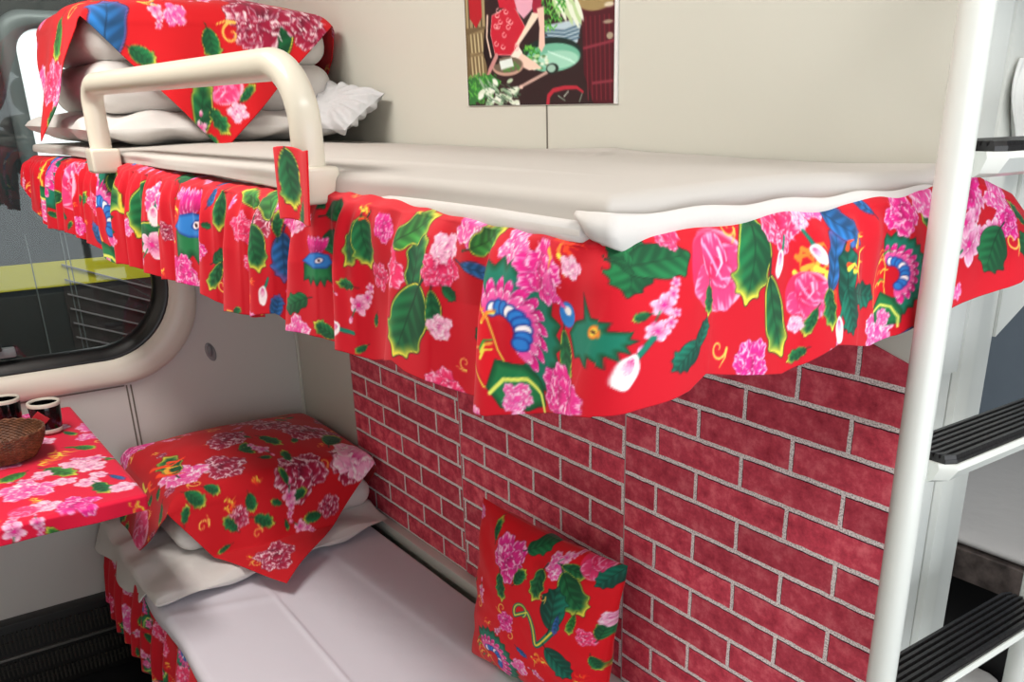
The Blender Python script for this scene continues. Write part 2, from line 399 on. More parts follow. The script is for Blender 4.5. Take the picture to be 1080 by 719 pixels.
CUSH = [(1.231, -.172, .452), (1.585, -.105, .43), (1.603, -.075, .775), (1.254, -.142, .803)]
def cushion_front():
    c = CUSH
    return pillow_grid(c[0], c[1], c[2], c[3], .125, 230, .075, .5, 3, .003, 1)
MOT = {
 'skirt': [('pho',0.2072,0.0568,0.0926,0.32,0), ('rose',0.4289,0.0876,0.0539,0.02,1), ('leaf',0.3099,0.1245,0.0428,2.68,2), ('pe_r',0.5925,0.1143,0.0235,0.54,3), ('pho',0.6704,0.1371,0.0891,0.04,4), ('leaf',0.747,0.0848,0.0619,0.54,5), ('leaf',0.8783,0.1053,0.0543,1.87,6), ('leaf',0.9352,0.1438,0.0728,2.77,7), ('pe_p',0.9625,0.0819,0.0334,-0.04,8), ('bud',0.9443,0.1084,0.0168,1.57,9), ('orc',0.937,0.1556,0.0298,-0.0,10), ('pe_c',1.0166,0.1252,0.0156,0.65,11), ('fla',1.0727,0.0908,0.0215,-0.13,12), ('fla',1.071,0.127,0.0216,3.02,13), ('blh',1.1271,0.1056,0.0507,-0.09,14), ('pe_m',1.1001,0.1735,0.0281,-0.13,15), ('leaf',1.2339,0.0719,0.0328,1.69,16), ('pe_r',1.3221,0.0877,0.0222,0.77,17), ('pe_c',1.4164,0.0663,0.0264,0.1,18), ('lleaf',1.3397,0.0479,0.0399,-2.95,19), ('lleaf',1.4039,0.0415,0.0427,-2.36,20), ('leaf',1.4039,0.1072,0.0332,1.36,21), ('leaf',1.2134,0.1675,0.03,2.12,22), ('swi',1.2229,0.1793,0.0116,-0.15,23), ('bleaf',1.4438,0.1159,0.0335,1.62,24), ('leaf',1.4397,0.0729,0.0187,-1.57,25), ('bud',1.4109,0.1682,0.0135,1.7,26), ('orc',1.5137,0.0773,0.0137,0.43,27), ('blh',1.5517,0.1187,0.0266,0.07,28), ('leaf',1.6533,0.0882,0.0334,2.02,29), ('leaf',1.6689,0.0852,0.0295,1.27,30), ('dleaf',1.5922,0.0588,0.0269,-0.31,31), ('leaf',1.6402,0.1344,0.0146,-3.14,32), ('orc',1.6569,0.1546,0.0155,-0.12,33), ('fla',1.6593,0.0558,0.0156,-0.37,34), ('bud',1.609,0.1896,0.0196,2.86,35), ('pe_r',1.7391,0.1018,0.0274,0.31,36), ('pe_m',1.707,0.0657,0.0163,0.19,37), ('leaf',1.7865,0.0832,0.0387,-1.42,38), ('leaf',1.7759,0.152,0.049,2.0,39), ('leaf',1.8114,0.1355,0.0254,1.51,40), ('lleaf',1.7735,0.0582,0.0365,-0.59,41), ('pe_r',1.8208,0.0897,0.0219,1.13,42), ('pe_w',1.8255,0.0703,0.0154,0.37,43), ('pe_r',1.8078,0.0998,0.0112,0.8,44), ('dleaf',1.8279,0.1136,0.0094,0.66,45), ('pe_p',1.8621,0.0465,0.0245,0.08,46), ('lleaf',1.8891,0.054,0.0322,-0.47,47), ('pe_w',1.8173,0.1476,0.0142,0.91,48), ('bleaf',1.8726,0.0855,0.0274,0.11,49), ('pho',1.9371,0.1271,0.0568,-0.2,50), ('pe_m',1.9734,0.0694,0.0251,-0.28,51), ('fla',1.9908,0.0445,0.0235,-0.56,52), ('pe_w',2.006,0.0528,0.0098,1.09,53), ('grh',2.0304,0.0952,0.0315,-0.35,54), ('pe_m',2.0048,0.163,0.026,-0.2,55), ('pe_p',1.992,0.0149,0.0166,0.0,56), ('dleaf',2.0559,0.037,0.0245,1.75,57), ('dleaf',2.0756,0.0327,0.0326,-0.08,58), ('dleaf',2.0443,0.026,0.0148,-2.31,59), ('bleaf',2.0548,0.0138,0.0098,0.25,60), ('orc',2.0768,0.0682,0.0117,-0.22,61), ('orc',2.0721,0.0888,0.0112,0.04,62), ('leaf',2.0606,0.0755,0.0076,2.86,63), ('bud',2.0513,0.1206,0.0166,1.92,64), ('rose',2.1403,0.0502,0.0365,0.28,65), ('leaf',2.1851,0.0473,0.0411,1.81,66), ('leaf',2.2161,0.1004,0.044,1.31,67), ('leaf',2.1265,0.0731,0.0142,1.67,68), ('tleaf',2.0964,0.1152,0.0189,2.53,69), ('tleaf',2.1149,0.0986,0.0162,-1.01,70), ('swi',2.138,0.1157,0.011,0.17,71), ('swi',2.161,0.0166,0.0086,0.18,72), ('pe_r',2.0907,0.0163,0.0128,0.12,73), ('pe_r',2.2287,0.0192,0.0268,0.14,74), ('bud',2.2207,0.0532,0.0129,1.8,75), ('pe_w',2.2561,0.0186,0.0098,0.46,76), ('fla',2.2584,0.051,0.0285,-0.22,77), ('fla',2.2652,0.0767,0.0365,-0.15,78), ('rose',2.2572,0.0872,0.0247,0.29,79), ('bleaf',2.2937,0.0553,0.0359,-1.24,80), ('bleaf',2.3153,0.029,0.0315,0.58,81), ('tleaf',2.3108,0.0787,0.0388,-1.57,82), ('tleaf',2.3471,0.0947,0.0265,0.16,83), ('tleaf',2.3198,0.1094,0.0263,1.25,84), ('fla',2.3233,0.0582,0.0285,-0.21,85), ('pho',2.4025,0.0826,0.0386,0.28,86), ('pe_m',2.4149,0.0226,0.0238,0.4,87), ('leaf',2.2584,0.1123,0.016,2.02,88), ('leaf',2.2834,0.1036,0.0236,1.39,89), ('bud',2.2982,0.126,0.0139,1.57,90), ('pe_w',2.2435,0.1122,0.009,1.57,91), ('bud',2.2709,0.0501,0.0134,0.76,92), ('pe_m',2.5383,0.0175,0.0218,0.13,93), ('orc',2.5327,0.0673,0.029,0.39,94), ('orc',2.5249,0.0439,0.0212,0.27,95), ('dleaf',2.5751,0.0724,0.0303,1.94,96), ('swi',2.6051,0.0541,0.0114,-0.33,97), ('pe_p',2.5817,0.0105,0.0204,0.07,98)],
 'updrape': [('lleaf',0.5415,0.1921,0.0486,-1.93,0), ('pe_p',0.5868,0.0939,0.0482,-2.35,1), ('leaf',0.1963,0.3188,0.062,2.67,2), ('pe_m',0.2675,0.3472,0.045,2.46,3), ('pe_r',0.522,0.1157,0.0473,-0.72,4), ('leaf',0.5393,0.0459,0.0294,-2.35,5), ('bleaf',0.7421,0.2904,0.0897,2.98,6), ('pho',0.2351,0.4454,0.1116,-0.14,7), ('pe_m',0.2243,0.548,0.0772,-0.17,8), ('leaf',0.3236,0.5087,0.0597,-0.26,9), ('leaf',0.2804,0.5699,0.0648,-0.31,10), ('fla',0.3559,0.5677,0.0407,2.27,11), ('leaf',0.7831,0.4891,0.0353,0.2,12), ('leaf',0.755,0.6441,0.0842,2.83,13), ('pe_c',0.7334,0.6965,0.0518,1.16,14), ('pe_c',0.7097,0.5983,0.0778,2.66,15), ('pe_c',0.7572,0.5677,0.0323,1.25,16), ('pho',0.123,0.524,0.0532,2.03,17), ('rose',0.8629,0.5087,0.0394,1.3,18), ('leaf',0.8996,0.4629,0.069,2.98,19), ('leaf',0.9319,0.4956,0.0345,0.59,20), ('orc',0.9427,0.4541,0.0192,0.79,21), ('leaf',0.8758,0.5568,0.027,2.35,22), ('pe_w',0.9125,0.5328,0.0212,0.99,23), ('leaf',0.8068,0.3515,0.0321,0.96,24), ('swi',0.7615,0.5328,0.0237,2.81,25), ('leaf',0.9664,0.4782,0.0186,0.79,26), ('pe_p',0.3387,0.4148,0.0567,-0.18,27)],
 'lowdrape': [('pe_c',0.7568,0.5677,0.0663,1.13,0), ('leaf',0.4421,0.8952,0.074,0.95,1), ('leaf',0.1435,0.6092,0.1367,-0.2,2), ('pe_c',0.6758,0.3952,0.0576,0.57,3), ('pe_p',0.6503,0.3057,0.0563,0.44,4), ('leaf',0.567,0.2969,0.07,3.03,5), ('leaf',0.7614,0.3013,0.0315,0.76,6), ('pe_c',0.8262,0.4061,0.0287,1.0,7), ('leaf',0.8355,0.3843,0.028,-2.39,8), ('leaf',0.8077,0.559,0.0246,1.78,9), ('orc',0.8077,0.5328,0.0245,0.9,10), ('leaf',0.8124,0.4978,0.0185,-2.0,11), ('leaf',0.8679,0.5939,0.0251,-1.57,12), ('pe_c',0.8517,0.6354,0.0298,2.1,13), ('leaf',0.8471,0.4694,0.0326,1.08,14), ('swi',0.8702,0.452,0.0123,1.78,15), ('leaf',0.8725,0.5284,0.016,0.3,16), ('pe_c',0.9535,0.4913,0.0529,0.28,17), ('pe_m',0.331,0.2533,0.0591,2.79,18), ('rose',0.5786,0.1288,0.059,-0.12,19), ('leaf',0.7082,0.1987,0.0296,-1.4,20), ('pe_c',0.7591,0.7052,0.0629,2.37,21), ('pe_c',0.574,0.6528,0.063,0.48,22), ('leaf',0.611,0.5437,0.0405,0.49,23), ('pe_c',0.493,0.5895,0.0592,0.33,24), ('leaf',0.7568,0.5197,0.0244,-2.84,25), ('pe_c',0.5462,0.452,0.0541,0.56,26), ('leaf',0.7499,0.3428,0.0226,0.92,27), ('fla',0.7915,0.3777,0.0261,1.17,28), ('fla',0.5763,0.2576,0.084,0.03,29), ('leaf',0.8008,0.4345,0.0252,0.3,30), ('pe_w',0.7429,0.7249,0.0773,2.36,31), ('leaf',0.692,0.5502,0.0281,3.06,32), ('leaf',0.6341,0.7009,0.0479,2.52,33), ('swi',0.1481,0.452,0.037,-0.18,34)],
 'table': [('pe_p',0.5782,0.4684,0.0536,0.53,0), ('pe_m',0.7162,0.5335,0.043,0.59,1), ('lleaf',0.5063,0.5413,0.0521,0.48,2), ('lleaf',0.4804,0.4502,0.0366,-0.99,3), ('fla',0.3797,0.5517,0.0486,1.24,4), ('fla',0.4113,0.5309,0.0374,1.35,5), ('pe_w',0.5091,0.6012,0.0333,0.47,6), ('bleaf',0.6156,0.6298,0.0279,0.33,7), ('leaf',0.6587,0.5907,0.0431,0.07,8), ('pe_w',0.6788,0.6246,0.029,0.42,9), ('pe_p',0.3797,0.458,0.0363,0.42,10), ('pe_w',0.4746,0.5725,0.029,0.42,11), ('pe_p',0.2905,0.6376,0.0285,0.85,12), ('leaf',0.2387,0.609,0.0279,0.33,13), ('pe_w',0.6875,0.4788,0.0304,0.51,14), ('lleaf',0.3711,0.6168,0.0293,0.66,15), ('pe_w',0.4976,0.5075,0.023,1.07,16), ('rose',0.6932,0.4424,0.029,0.42,17)],
 'cushion': [('pe_m',0.1256,0.0636,0.0451,0.32,0), ('leaf',0.0713,0.0233,0.0239,-1.74,1), ('dleaf',0.1814,0.0109,0.0305,-0.66,2), ('leaf',0.1597,0.0806,0.0239,-1.11,3), ('pe_p',0.2325,0.0326,0.0242,0.3,4), ('leaf',0.2062,0.0806,0.0394,1.66,5), ('leaf',0.2821,0.0729,0.0504,0.79,6), ('leaf',0.2713,0.0295,0.0321,0.06,7), ('rose',0.3038,0.0062,0.0321,0.0,8), ('tleaf',0.3395,0.0233,0.0314,2.27,9), ('lleaf',0.2945,0.1318,0.025,1.64,10), ('pe_r',0.3224,0.1519,0.0192,0.51,11), ('leaf',0.3472,0.1302,0.0238,-1.34,12), ('pe_w',0.3534,0.107,0.0179,1.47,13), ('ten',0.2062,0.1736,0.063,3.0,14), ('tleaf',0.2496,0.1116,0.0481,-1.57,15), ('pho',0.0961,0.3054,0.0662,-0.24,16), ('bleaf',0.1876,0.2418,0.0176,0.42,17), ('tleaf',0.2759,0.2232,0.0386,0.59,18), ('fla',0.2263,0.2356,0.0282,-0.32,19), ('pe_m',0.138,0.1907,0.0228,0.67,20), ('swi',0.2217,0.0977,0.0096,-0.38,21), ('orc',0.2434,0.0124,0.0126,0.14,22), ('leaf',0.1147,0.1256,0.0321,1.23,23), ('leaf',0.3441,0.2015,0.0184,1.06,24), ('bleaf',0.2635,0.1442,0.025,1.64,25), ('pe_p',0.1798,0.2852,0.0221,0.24,26)],
 'lowskirt': []}
FILL = dict(skirt=[(13, 75, ['pe_m', 'dleaf', 'pe_p', 'leaf', 'pe_r', 'bleaf'], .016, .026, .64), (2, 110, ['leaf', 'pe_p', 'swi', 'fla', 'orc', 'dleaf'], .007, .013, .85)],
  lowskirt=[(3, 40, ['pe_p', 'clu', 'pho', 'pe_r'], .035, .055), (4, 90, ['leaf', 'pe_p', 'orc', 'swi', 'fla'], .015, .025)],
  updrape=[(5, 14, ['pe_m', 'pe_p', 'clu', 'leaf', 'pe_c'], .035, .055), (6, 60, ['leaf', 'orc', 'fla', 'swi', 'pe_p'], .016, .026)],
  lowdrape=[(7, 16, ['pe_c', 'pe_c', 'clu', 'leaf'], .035, .055), (8, 170, ['leaf', 'swi', 'orc', 'fla', 'leaf', 'pe_c'], .012, .024, .62)],
  table=[(9, 16, ['pe_p', 'pe_m', 'clu'], .04, .06), (10, 90, ['lleaf', 'orc', 'fla', 'pe_w', 'swi'], .016, .028, .7)],
  cushion=[(12, 16, ['leaf', 'orc', 'fla', 'swi', 'pe_p'], .010, .016)])
# ==== BLENDER
import bpy, bmesh
from mathutils import Vector, Matrix
C_ = bpy.context.scene.collection
TX0, TX1 = (1.5584, 1.6569)
LC = (.188, 1.552, .12)

# ------------------------------------------------------------------ materials
def newmat(name):
    m = bpy.data.materials.new(name); m.use_nodes = True
    nt = m.node_tree; b = nt.nodes['Principled BSDF']
    return m, nt, b
def noise_bump(nt, b, scale, strength, dist=.002, coord='Object', detail=4):
    tc = nt.nodes.new('ShaderNodeTexCoord'); n = nt.nodes.new('ShaderNodeTexNoise'); n.inputs['Scale'].default_value = scale; n.inputs['Detail'].default_value = detail
    bp = nt.nodes.new('ShaderNodeBump'); bp.inputs['Strength'].default_value = strength; bp.inputs['Distance'].default_value = dist
    nt.links.new(tc.outputs[coord], n.inputs['Vector']); nt.links.new(n.outputs['Fac'], bp.inputs['Height']); nt.links.new(bp.outputs['Normal'], b.inputs['Normal'])
    return tc, n
def simple(name, hexcol, rough=.5, metal=0, var=.04, scale=8, bump=.1, bscale=60, coat=0, spec=.5):
    m, nt, b = newmat(name); c = s2l(h(hexcol))
    tc, _ = noise_bump(nt, b, bscale, bump)
    n = nt.nodes.new('ShaderNodeTexNoise'); n.inputs['Scale'].default_value = scale; n.inputs['Detail'].default_value = 5
    nt.links.new(tc.outputs['Object'], n.inputs['Vector'])
    r = nt.nodes.new('ShaderNodeValToRGB'); r.color_ramp.elements[0].position = .3; r.color_ramp.elements[1].position = .7
    r.color_ramp.elements[0].color = (*np.clip(c*(1-var), 0, 1), 1); r.color_ramp.elements[1].color = (*np.clip(c*(1+var), 0, 1), 1)
    nt.links.new(n.outputs['Fac'], r.inputs['Fac']); nt.links.new(r.outputs['Color'], b.inputs['Base Color'])
    b.inputs['Roughness'].default_value = rough; b.inputs['Metallic'].default_value = metal; b.inputs['Coat Weight'].default_value = coat
    b.inputs['Specular IOR Level'].default_value = spec
    return m
def printed(name, rough=.75, wscale=900, wb=.15, spec=.3):
    m, nt, b = newmat(name)
    at = nt.nodes.new('ShaderNodeAttribute'); at.attribute_name = 'print'
    nt.links.new(at.outputs['Color'], b.inputs['Base Color'])
    noise_bump(nt, b, wscale, wb, .0006)
    b.inputs['Roughness'].default_value = rough; b.inputs['Specular IOR Level'].default_value = spec
    if name.startswith('floral'): b.inputs['Sheen Weight'].default_value = .1
    return m
M = {}
M['wall'] = simple('wall panel enamel', 'cbcac0', .38, var=.015, scale=1.5, bump=.05, bscale=30)
M['wall_left'] = simple('window wall laminate', 'c9c7c3', .42, var=.015, scale=1.5, bump=.05, bscale=30)
M['seam'] = simple('dark panel seam', '6b655c', .7)
M['cream'] = simple('cream enamel paint', 'ddd6c6', .28, var=.015, scale=3, bump=.04, bscale=25, coat=.2)
M['white_enamel'] = simple('white enamel paint', 'dcdfda', .27, var=.015, scale=3, bump=.04, bscale=25, coat=.2)
M['frame'] = simple('window frame plastic', 'd8d2c6', .33, var=.02, scale=3, bump=.04, bscale=25)
M['rubber'] = simple('black rubber', '0c0c0d', .35, var=.1)
M['black'] = simple('black plastic', '121113', .4, var=.1)
M['tread'] = simple('ribbed black rubber tread', '1c1a1b', .32, var=.15, scale=30, bump=.3, bscale=120)
M['floor'] = simple('dark floor vinyl', '1a1a1d', .35, var=.2, scale=20)
M['ceiling'] = simple('ceiling panel', 'd9d6cf', .6, var=.01)
M['sheet'] = simple('white cotton sheet', 'bdb8b3', .85, var=.012, scale=4, bump=.7, bscale=14, spec=.2)
M['sheet2'] = simple('white cotton bedding', 'd2cecb', .85, var=.012, scale=4, bump=1.6, bscale=16, spec=.2)
M['sheet_low'] = simple('pale grey white cotton sheet', 'd2ced8', .85, var=.012, scale=4, bump=.6, bscale=10, spec=.2)
M['grey_cloth'] = simple('pale grey pillow cloth', 'c4c5c8', .85, var=.02, scale=9, bump=.6, bscale=30, spec=.2)
M['board'] = simple('berth board laminate', 'b9b4a8', .45)
M['dark'] = simple('dark underside', '191516', .7)
M['floral'] = printed('floral printed cotton')
M['paper'] = printed('printed poster paper', .5, 300, .05, .3)
M['white_paper'] = simple('white poster edge', 'e6e6e6', .5)
M['sticker'] = simple('red paper diamond', 'b3222e', .6)
M['ceramic'] = simple('glossy black ceramic', '0a0a0b', .12, var=.1, bump=.02)
M['rim'] = simple('unglazed pale rim', 'cfc6ba', .5)
M['brown'] = simple('woven brown wicker', '6a4029', .55, var=.5, scale=60, bump=.6, bscale=150)
M['radiator'] = simple('black radiator grille', '141312', .42, var=.2)
M['silver'] = simple('bare metal edge', '8d8a86', .35, .8)
M['wood_edge'] = simple('dark wood grain edging', '5c524e', .45, var=.6, scale=30)
M['neigh_wall'] = simple('blue grey panel', '7c8894', .5)
M['yellow'] = simple('yellow stripe paint', 'dccf2a', .5, var=.05)
M['train'] = simple('dark green carriage paint', '20262a', .4, var=.2, scale=3, bump=0)
M['reflection_dark'] = simple('dark maroon reflection backing', '2e2629', .5, var=.25, scale=8, bump=0)  # dark ground of the reflections modelled on the carriage side
M['train_grey'] = simple('grey aluminium frame', '6f7678', .4, .2)
M['lace'] = simple('white lace curtain', 'e2e4e2', .9, bump=.8, bscale=90)
def emis(name, col, st):
    m, nt, b = newmat(name); b.inputs['Base Color'].default_value = (*col, 1); b.inputs['Emission Color'].default_value = (*col, 1)
    n = nt.nodes.new('ShaderNodeTexNoise'); n.inputs['Scale'].default_value = 2
    mp = nt.nodes.new('ShaderNodeMapRange'); mp.inputs['To Min'].default_value = st*.9; mp.inputs['To Max'].default_value = st*1.1
    nt.links.new(n.outputs['Fac'], mp.inputs['Value']); nt.links.new(mp.outputs['Result'], b.inputs['Emission Strength'])
    return m
M['lit'] = emis('glowing window reflection', (.9, .92, .95), 1.1)  # emission standing in for a bright reflection in the window glass
M['diffuser'] = emis('lamp diffuser', (1, .95, .88), 3)
def glass():
    m, nt, b = newmat('window glass')
    g = nt.nodes.new('ShaderNodeBsdfGlossy'); g.inputs['Roughness'].default_value = .02
    t = nt.nodes.new('ShaderNodeBsdfTransparent'); t.inputs['Color'].default_value = (.82, .86, .85, 1)
    f = nt.nodes.new('ShaderNodeFresnel'); f.inputs['IOR'].default_value = 1.5
    mx = nt.nodes.new('ShaderNodeMixShader'); nt.links.new(f.outputs[0], mx.inputs[0]); nt.links.new(t.outputs[0], mx.inputs[1]); nt.links.new(g.outputs[0], mx.inputs[2])
    nt.links.new(mx.outputs[0], nt.nodes['Material Output'].inputs['Surface']); nt.nodes.remove(b)
    return m
M['glass'] = glass()

def brickmat(name):
    m, nt, b = newmat(name); L = nt.links.new; N = nt.nodes.new
    uv = N('ShaderNodeUVMap'); uv.uv_map = 'UVMap'
    # wobble
    no = N('ShaderNodeTexNoise'); no.inputs['Scale'].default_value = 55; no.inputs['Detail'].default_value = 3
    L(uv.outputs[0], no.inputs['Vector'])
    sub = N('ShaderNodeVectorMath'); sub.operation = 'SUBTRACT'; sub.inputs[1].default_value = (.5, .5, .5); L(no.outputs['Color'], sub.inputs[0])
    sc = N('ShaderNodeVectorMath'); sc.operation = 'SCALE'; sc.inputs['Scale'].default_value = .0035; L(sub.outputs[0], sc.inputs[0])
    ad = N('ShaderNodeVectorMath'); ad.operation = 'ADD'; L(uv.outputs[0], ad.inputs[0]); L(sc.outputs[0], ad.inputs[1])
    def brick(vec, mortar, sm):
        t = N('ShaderNodeTexBrick'); t.offset = .5; t.offset_frequency = 2; t.squash = 1
        t.inputs['Scale'].default_value = 1; t.inputs['Brick Width'].default_value = .185; t.inputs['Row Height'].default_value = .0541
        t.inputs['Mortar Size'].default_value = mortar; t.inputs['Mortar Smooth'].default_value = sm; t.inputs['Bias'].default_value = 0
        t.inputs['Color1'].default_value = (0, 0, 0, 1); t.inputs['Color2'].default_value = (1, 1, 1, 1); L(vec, t.inputs['Vector']); return t
    b1 = brick(ad.outputs[0], .0037, .1)
    sh = N('ShaderNodeVectorMath'); sh.operation = 'ADD'; sh.inputs[1].default_value = (-.0008, .0016, 0); L(ad.outputs[0], sh.inputs[0])
    b2 = brick(sh.outputs[0], .0044, .3)
    # brick colour
    n1 = N('ShaderNodeTexNoise'); n1.inputs['Scale'].default_value = 28; n1.inputs['Detail'].default_value = 8; n1.inputs['Roughness'].default_value = .7; L(uv.outputs[0], n1.inputs['Vector'])
    r1 = N('ShaderNodeValToRGB'); e = r1.color_ramp.elements
    e[0].position = .3; e[0].color = (*s2l(h('a82a3e')), 1); e[1].position = .72; e[1].color = (*s2l(h('fa818c')), 1)
    k = e.new(.5); k.color = (*s2l(h('da4c60')), 1)
    L(n1.outputs['Fac'], r1.inputs['Fac'])
    hv = N('ShaderNodeHueSaturation'); mr = N('ShaderNodeMapRange'); mr.inputs['To Min'].default_value = .82; mr.inputs['To Max'].default_value = 1.15
    L(b1.outputs['Color'], mr.inputs['Value']); L(mr.outputs[0], hv.inputs['Value']); L(r1.outputs['Color'], hv.inputs['Color'])
    # dark printed edge
    m1 = N('ShaderNodeMix'); m1.data_type = 'RGBA'; m1.inputs[7].default_value = (*s2l(h('2a0c14')), 1); L(b2.outputs['Fac'], m1.inputs[0]); L(hv.outputs['Color'], m1.inputs[6])
    # mortar
    n2 = N('ShaderNodeTexNoise'); n2.inputs['Scale'].default_value = 420; n2.inputs['Detail'].default_value = 2; L(uv.outputs[0], n2.inputs['Vector'])
    r2 = N('ShaderNodeValToRGB'); e = r2.color_ramp.elements; e[0].position = .33; e[0].color = (*s2l(h('b0a2a4')), 1); e[1].position = .56; e[1].color = (*s2l(h('fff6f4')), 1)
    L(n2.outputs['Fac'], r2.inputs['Fac'])
    m2 = N('ShaderNodeMix'); m2.data_type = 'RGBA'; L(b1.outputs['Fac'], m2.inputs[0]); L(m1.outputs[2], m2.inputs[6]); L(r2.outputs['Color'], m2.inputs[7])
    L(m2.outputs[2], b.inputs['Base Color']); b.inputs['Roughness'].default_value = .6; b.inputs['Specular IOR Level'].default_value = .25
    bp = N('ShaderNodeBump'); bp.inputs['Strength'].default_value = .25; bp.inputs['Distance'].default_value = .001
    L(b1.outputs['Fac'], bp.inputs['Height']); L(bp.outputs[0], b.inputs['Normal'])
    return m
M['brick'] = brickmat('brick printed wallpaper')

# ------------------------------------------------------------------ objects
def link(o, parent=None, **kw):
    C_.objects.link(o)
    if parent is not None:
        o.parent = parent; o.matrix_parent_inverse = Matrix.Translation(-Vector(parent.location))
    for k, v in kw.items(): o[k] = v
    return o
def thing(name, label, cat, loc=(0, 0, 0), group=None):
    o = bpy.data.objects.new(name, None); o.location = loc; o.empty_display_size = .05
    link(o, label=label, category=cat)
    if group: o['group'] = group
    return o
def tag(o, label, cat, group=None):
    o['label'] = label; o['category'] = cat
    if group: o['group'] = group
    return o
def from_bm(name, bm, mat, parent=None, smooth=True, angle=40, **kw):
    bmesh.ops.recalc_face_normals(bm, faces=bm.faces)
    me = bpy.data.meshes.new(name); bm.to_mesh(me); bm.free()
    me.materials.append(mat)
    if smooth:
        me.polygons.foreach_set('use_smooth', [True]*len(me.polygons))
        me.set_sharp_from_angle(angle=math.radians(angle))
    return link(bpy.data.objects.new(name, me), parent, **kw)
def grid_mesh(name, P, mat, parent=None, col=None, UV=None, solid=0, wrapu=False, wrapv=False, flip=False, **kw):
    nr, nc = P.shape[:2]; idx = np.arange(nr*nc).reshape(nr, nc)
    A = idx
    if wrapu: A = np.concatenate([A, A[:, :1]], 1)
    if wrapv: A = np.concatenate([A, A[:1]], 0)
    q = np.stack([A[:-1, :-1], A[:-1, 1:], A[1:, 1:], A[1:, :-1]], -1).reshape(-1, 4)
    if flip: q = q[:, ::-1]
    me = bpy.data.meshes.new(name); me.vertices.add(nr*nc); me.vertices.foreach_set('co', P.reshape(-1).astype(np.float32))
    me.loops.add(q.size); me.loops.foreach_set('vertex_index', q.reshape(-1).astype(np.int32))
    me.polygons.add(len(q)); me.polygons.foreach_set('loop_start', (np.arange(len(q))*4).astype(np.int32)); me.polygons.foreach_set('loop_total', np.full(len(q), 4, np.int32))
    me.update(calc_edges=True); me.polygons.foreach_set('use_smooth', [True]*len(q)); me.materials.append(mat)
    if col is not None:
        a = me.color_attributes.new('print', 'FLOAT_COLOR', 'POINT'); c = np.ones((nr*nc, 4), np.float32); c[:, :3] = s2l(col.reshape(-1, 3)); a.data.foreach_set('color', c.reshape(-1))
    o = link(bpy.data.objects.new(name, me), parent, **kw)
    if solid:
        md = o.modifiers.new('cloth_thickness', 'SOLIDIFY'); md.thickness = solid; md.offset = 0
    return o
def bx(bm, lo, hi, bev=0, seg=2):
    c = [(a+b)/2 for a, b in zip(lo, hi)]; d = [b-a for a, b in zip(lo, hi)]
    r = bmesh.ops.create_cube(bm, size=1, matrix=Matrix.Translation(c) @ Matrix.Diagonal((*d, 1)))
    if bev:
        ed = list({e for v in r['verts'] for e in v.link_edges})
        bmesh.ops.bevel(bm, geom=ed, offset=bev, segments=seg, affect='EDGES', profile=.6)
def box(name, lo, hi, mat, parent=None, bev=.003, seg=2, **kw):
    bm = bmesh.new(); bx(bm, lo, hi, bev, seg); return from_bm(name, bm, mat, parent, **kw)
def tube(bm, pts, r, n=20, sy=1., cap=True):
    P = [Vector(p) for p in pts]; rings = []
    up = Vector((0, 1, 0))
    for i, p in enumerate(P):
        t = (P[min(i+1, len(P)-1)]-P[max(i-1, 0)]).normalized()
        a = up-t*up.dot(t)
        if a.length < .01: a = Vector((1, 0, 0))-t*t.x
        a.normalize(); b = t.cross(a)
        rr = r[i] if isinstance(r, (list, tuple)) else r
        rings.append([bm.verts.new(p+a*(rr*sy*math.cos(2*PI*k/n))+b*(rr*math.sin(2*PI*k/n))) for k in range(n)])
    for A, B in zip(rings, rings[1:]):
        for k in range(n): bm.faces.new((A[k], A[(k+1) % n], B[(k+1) % n], B[k]))
    if cap: bm.faces.new(rings[0][::-1]); bm.faces.new(rings[-1])
def lathe(name, prof, mat, loc, parent=None, n=64, mod=None, **kw):
    P = np.zeros((len(prof), n, 3))
    for i, (r, z) in enumerate(prof):
        for k in range(n):
            th = 2*PI*k/n; rr = r+(mod(i, k) if mod else 0)
            P[i, k] = (loc[0]+rr*math.cos(th), loc[1]+rr*math.sin(th), loc[2]+z)
    return grid_mesh(name, P, mat, parent, wrapu=True, **kw)
def prism(bm, pts, axis, a, b, bev=0):
    """extrude a 2D outline (in the other two axes) between a and b along axis"""
    def v3(p, t): q = list(p); q.insert(axis, t); return q
    A = [bm.verts.new(v3(p, a)) for p in pts]; B = [bm.verts.new(v3(p, b)) for p in pts]; n = len(pts)
    bm.faces.new(A); bm.faces.new(B[::-1])
    for i in range(n): bm.faces.new((A[i], B[i], B[(i+1) % n], A[(i+1) % n]))
def rrect(y0, y1, z0, z1, R, n=14):
    out = []
    for cy, cz, a0 in ((y1-R, z0+R, -PI/2), (y1-R, z1-R, 0), (y0+R, z1-R, PI/2), (y0+R, z0+R, PI)):
        for k in range(n+1):
            a = a0+PI/2*k/n; out.append((cy+R*math.cos(a), cz+R*math.sin(a)))
    return out
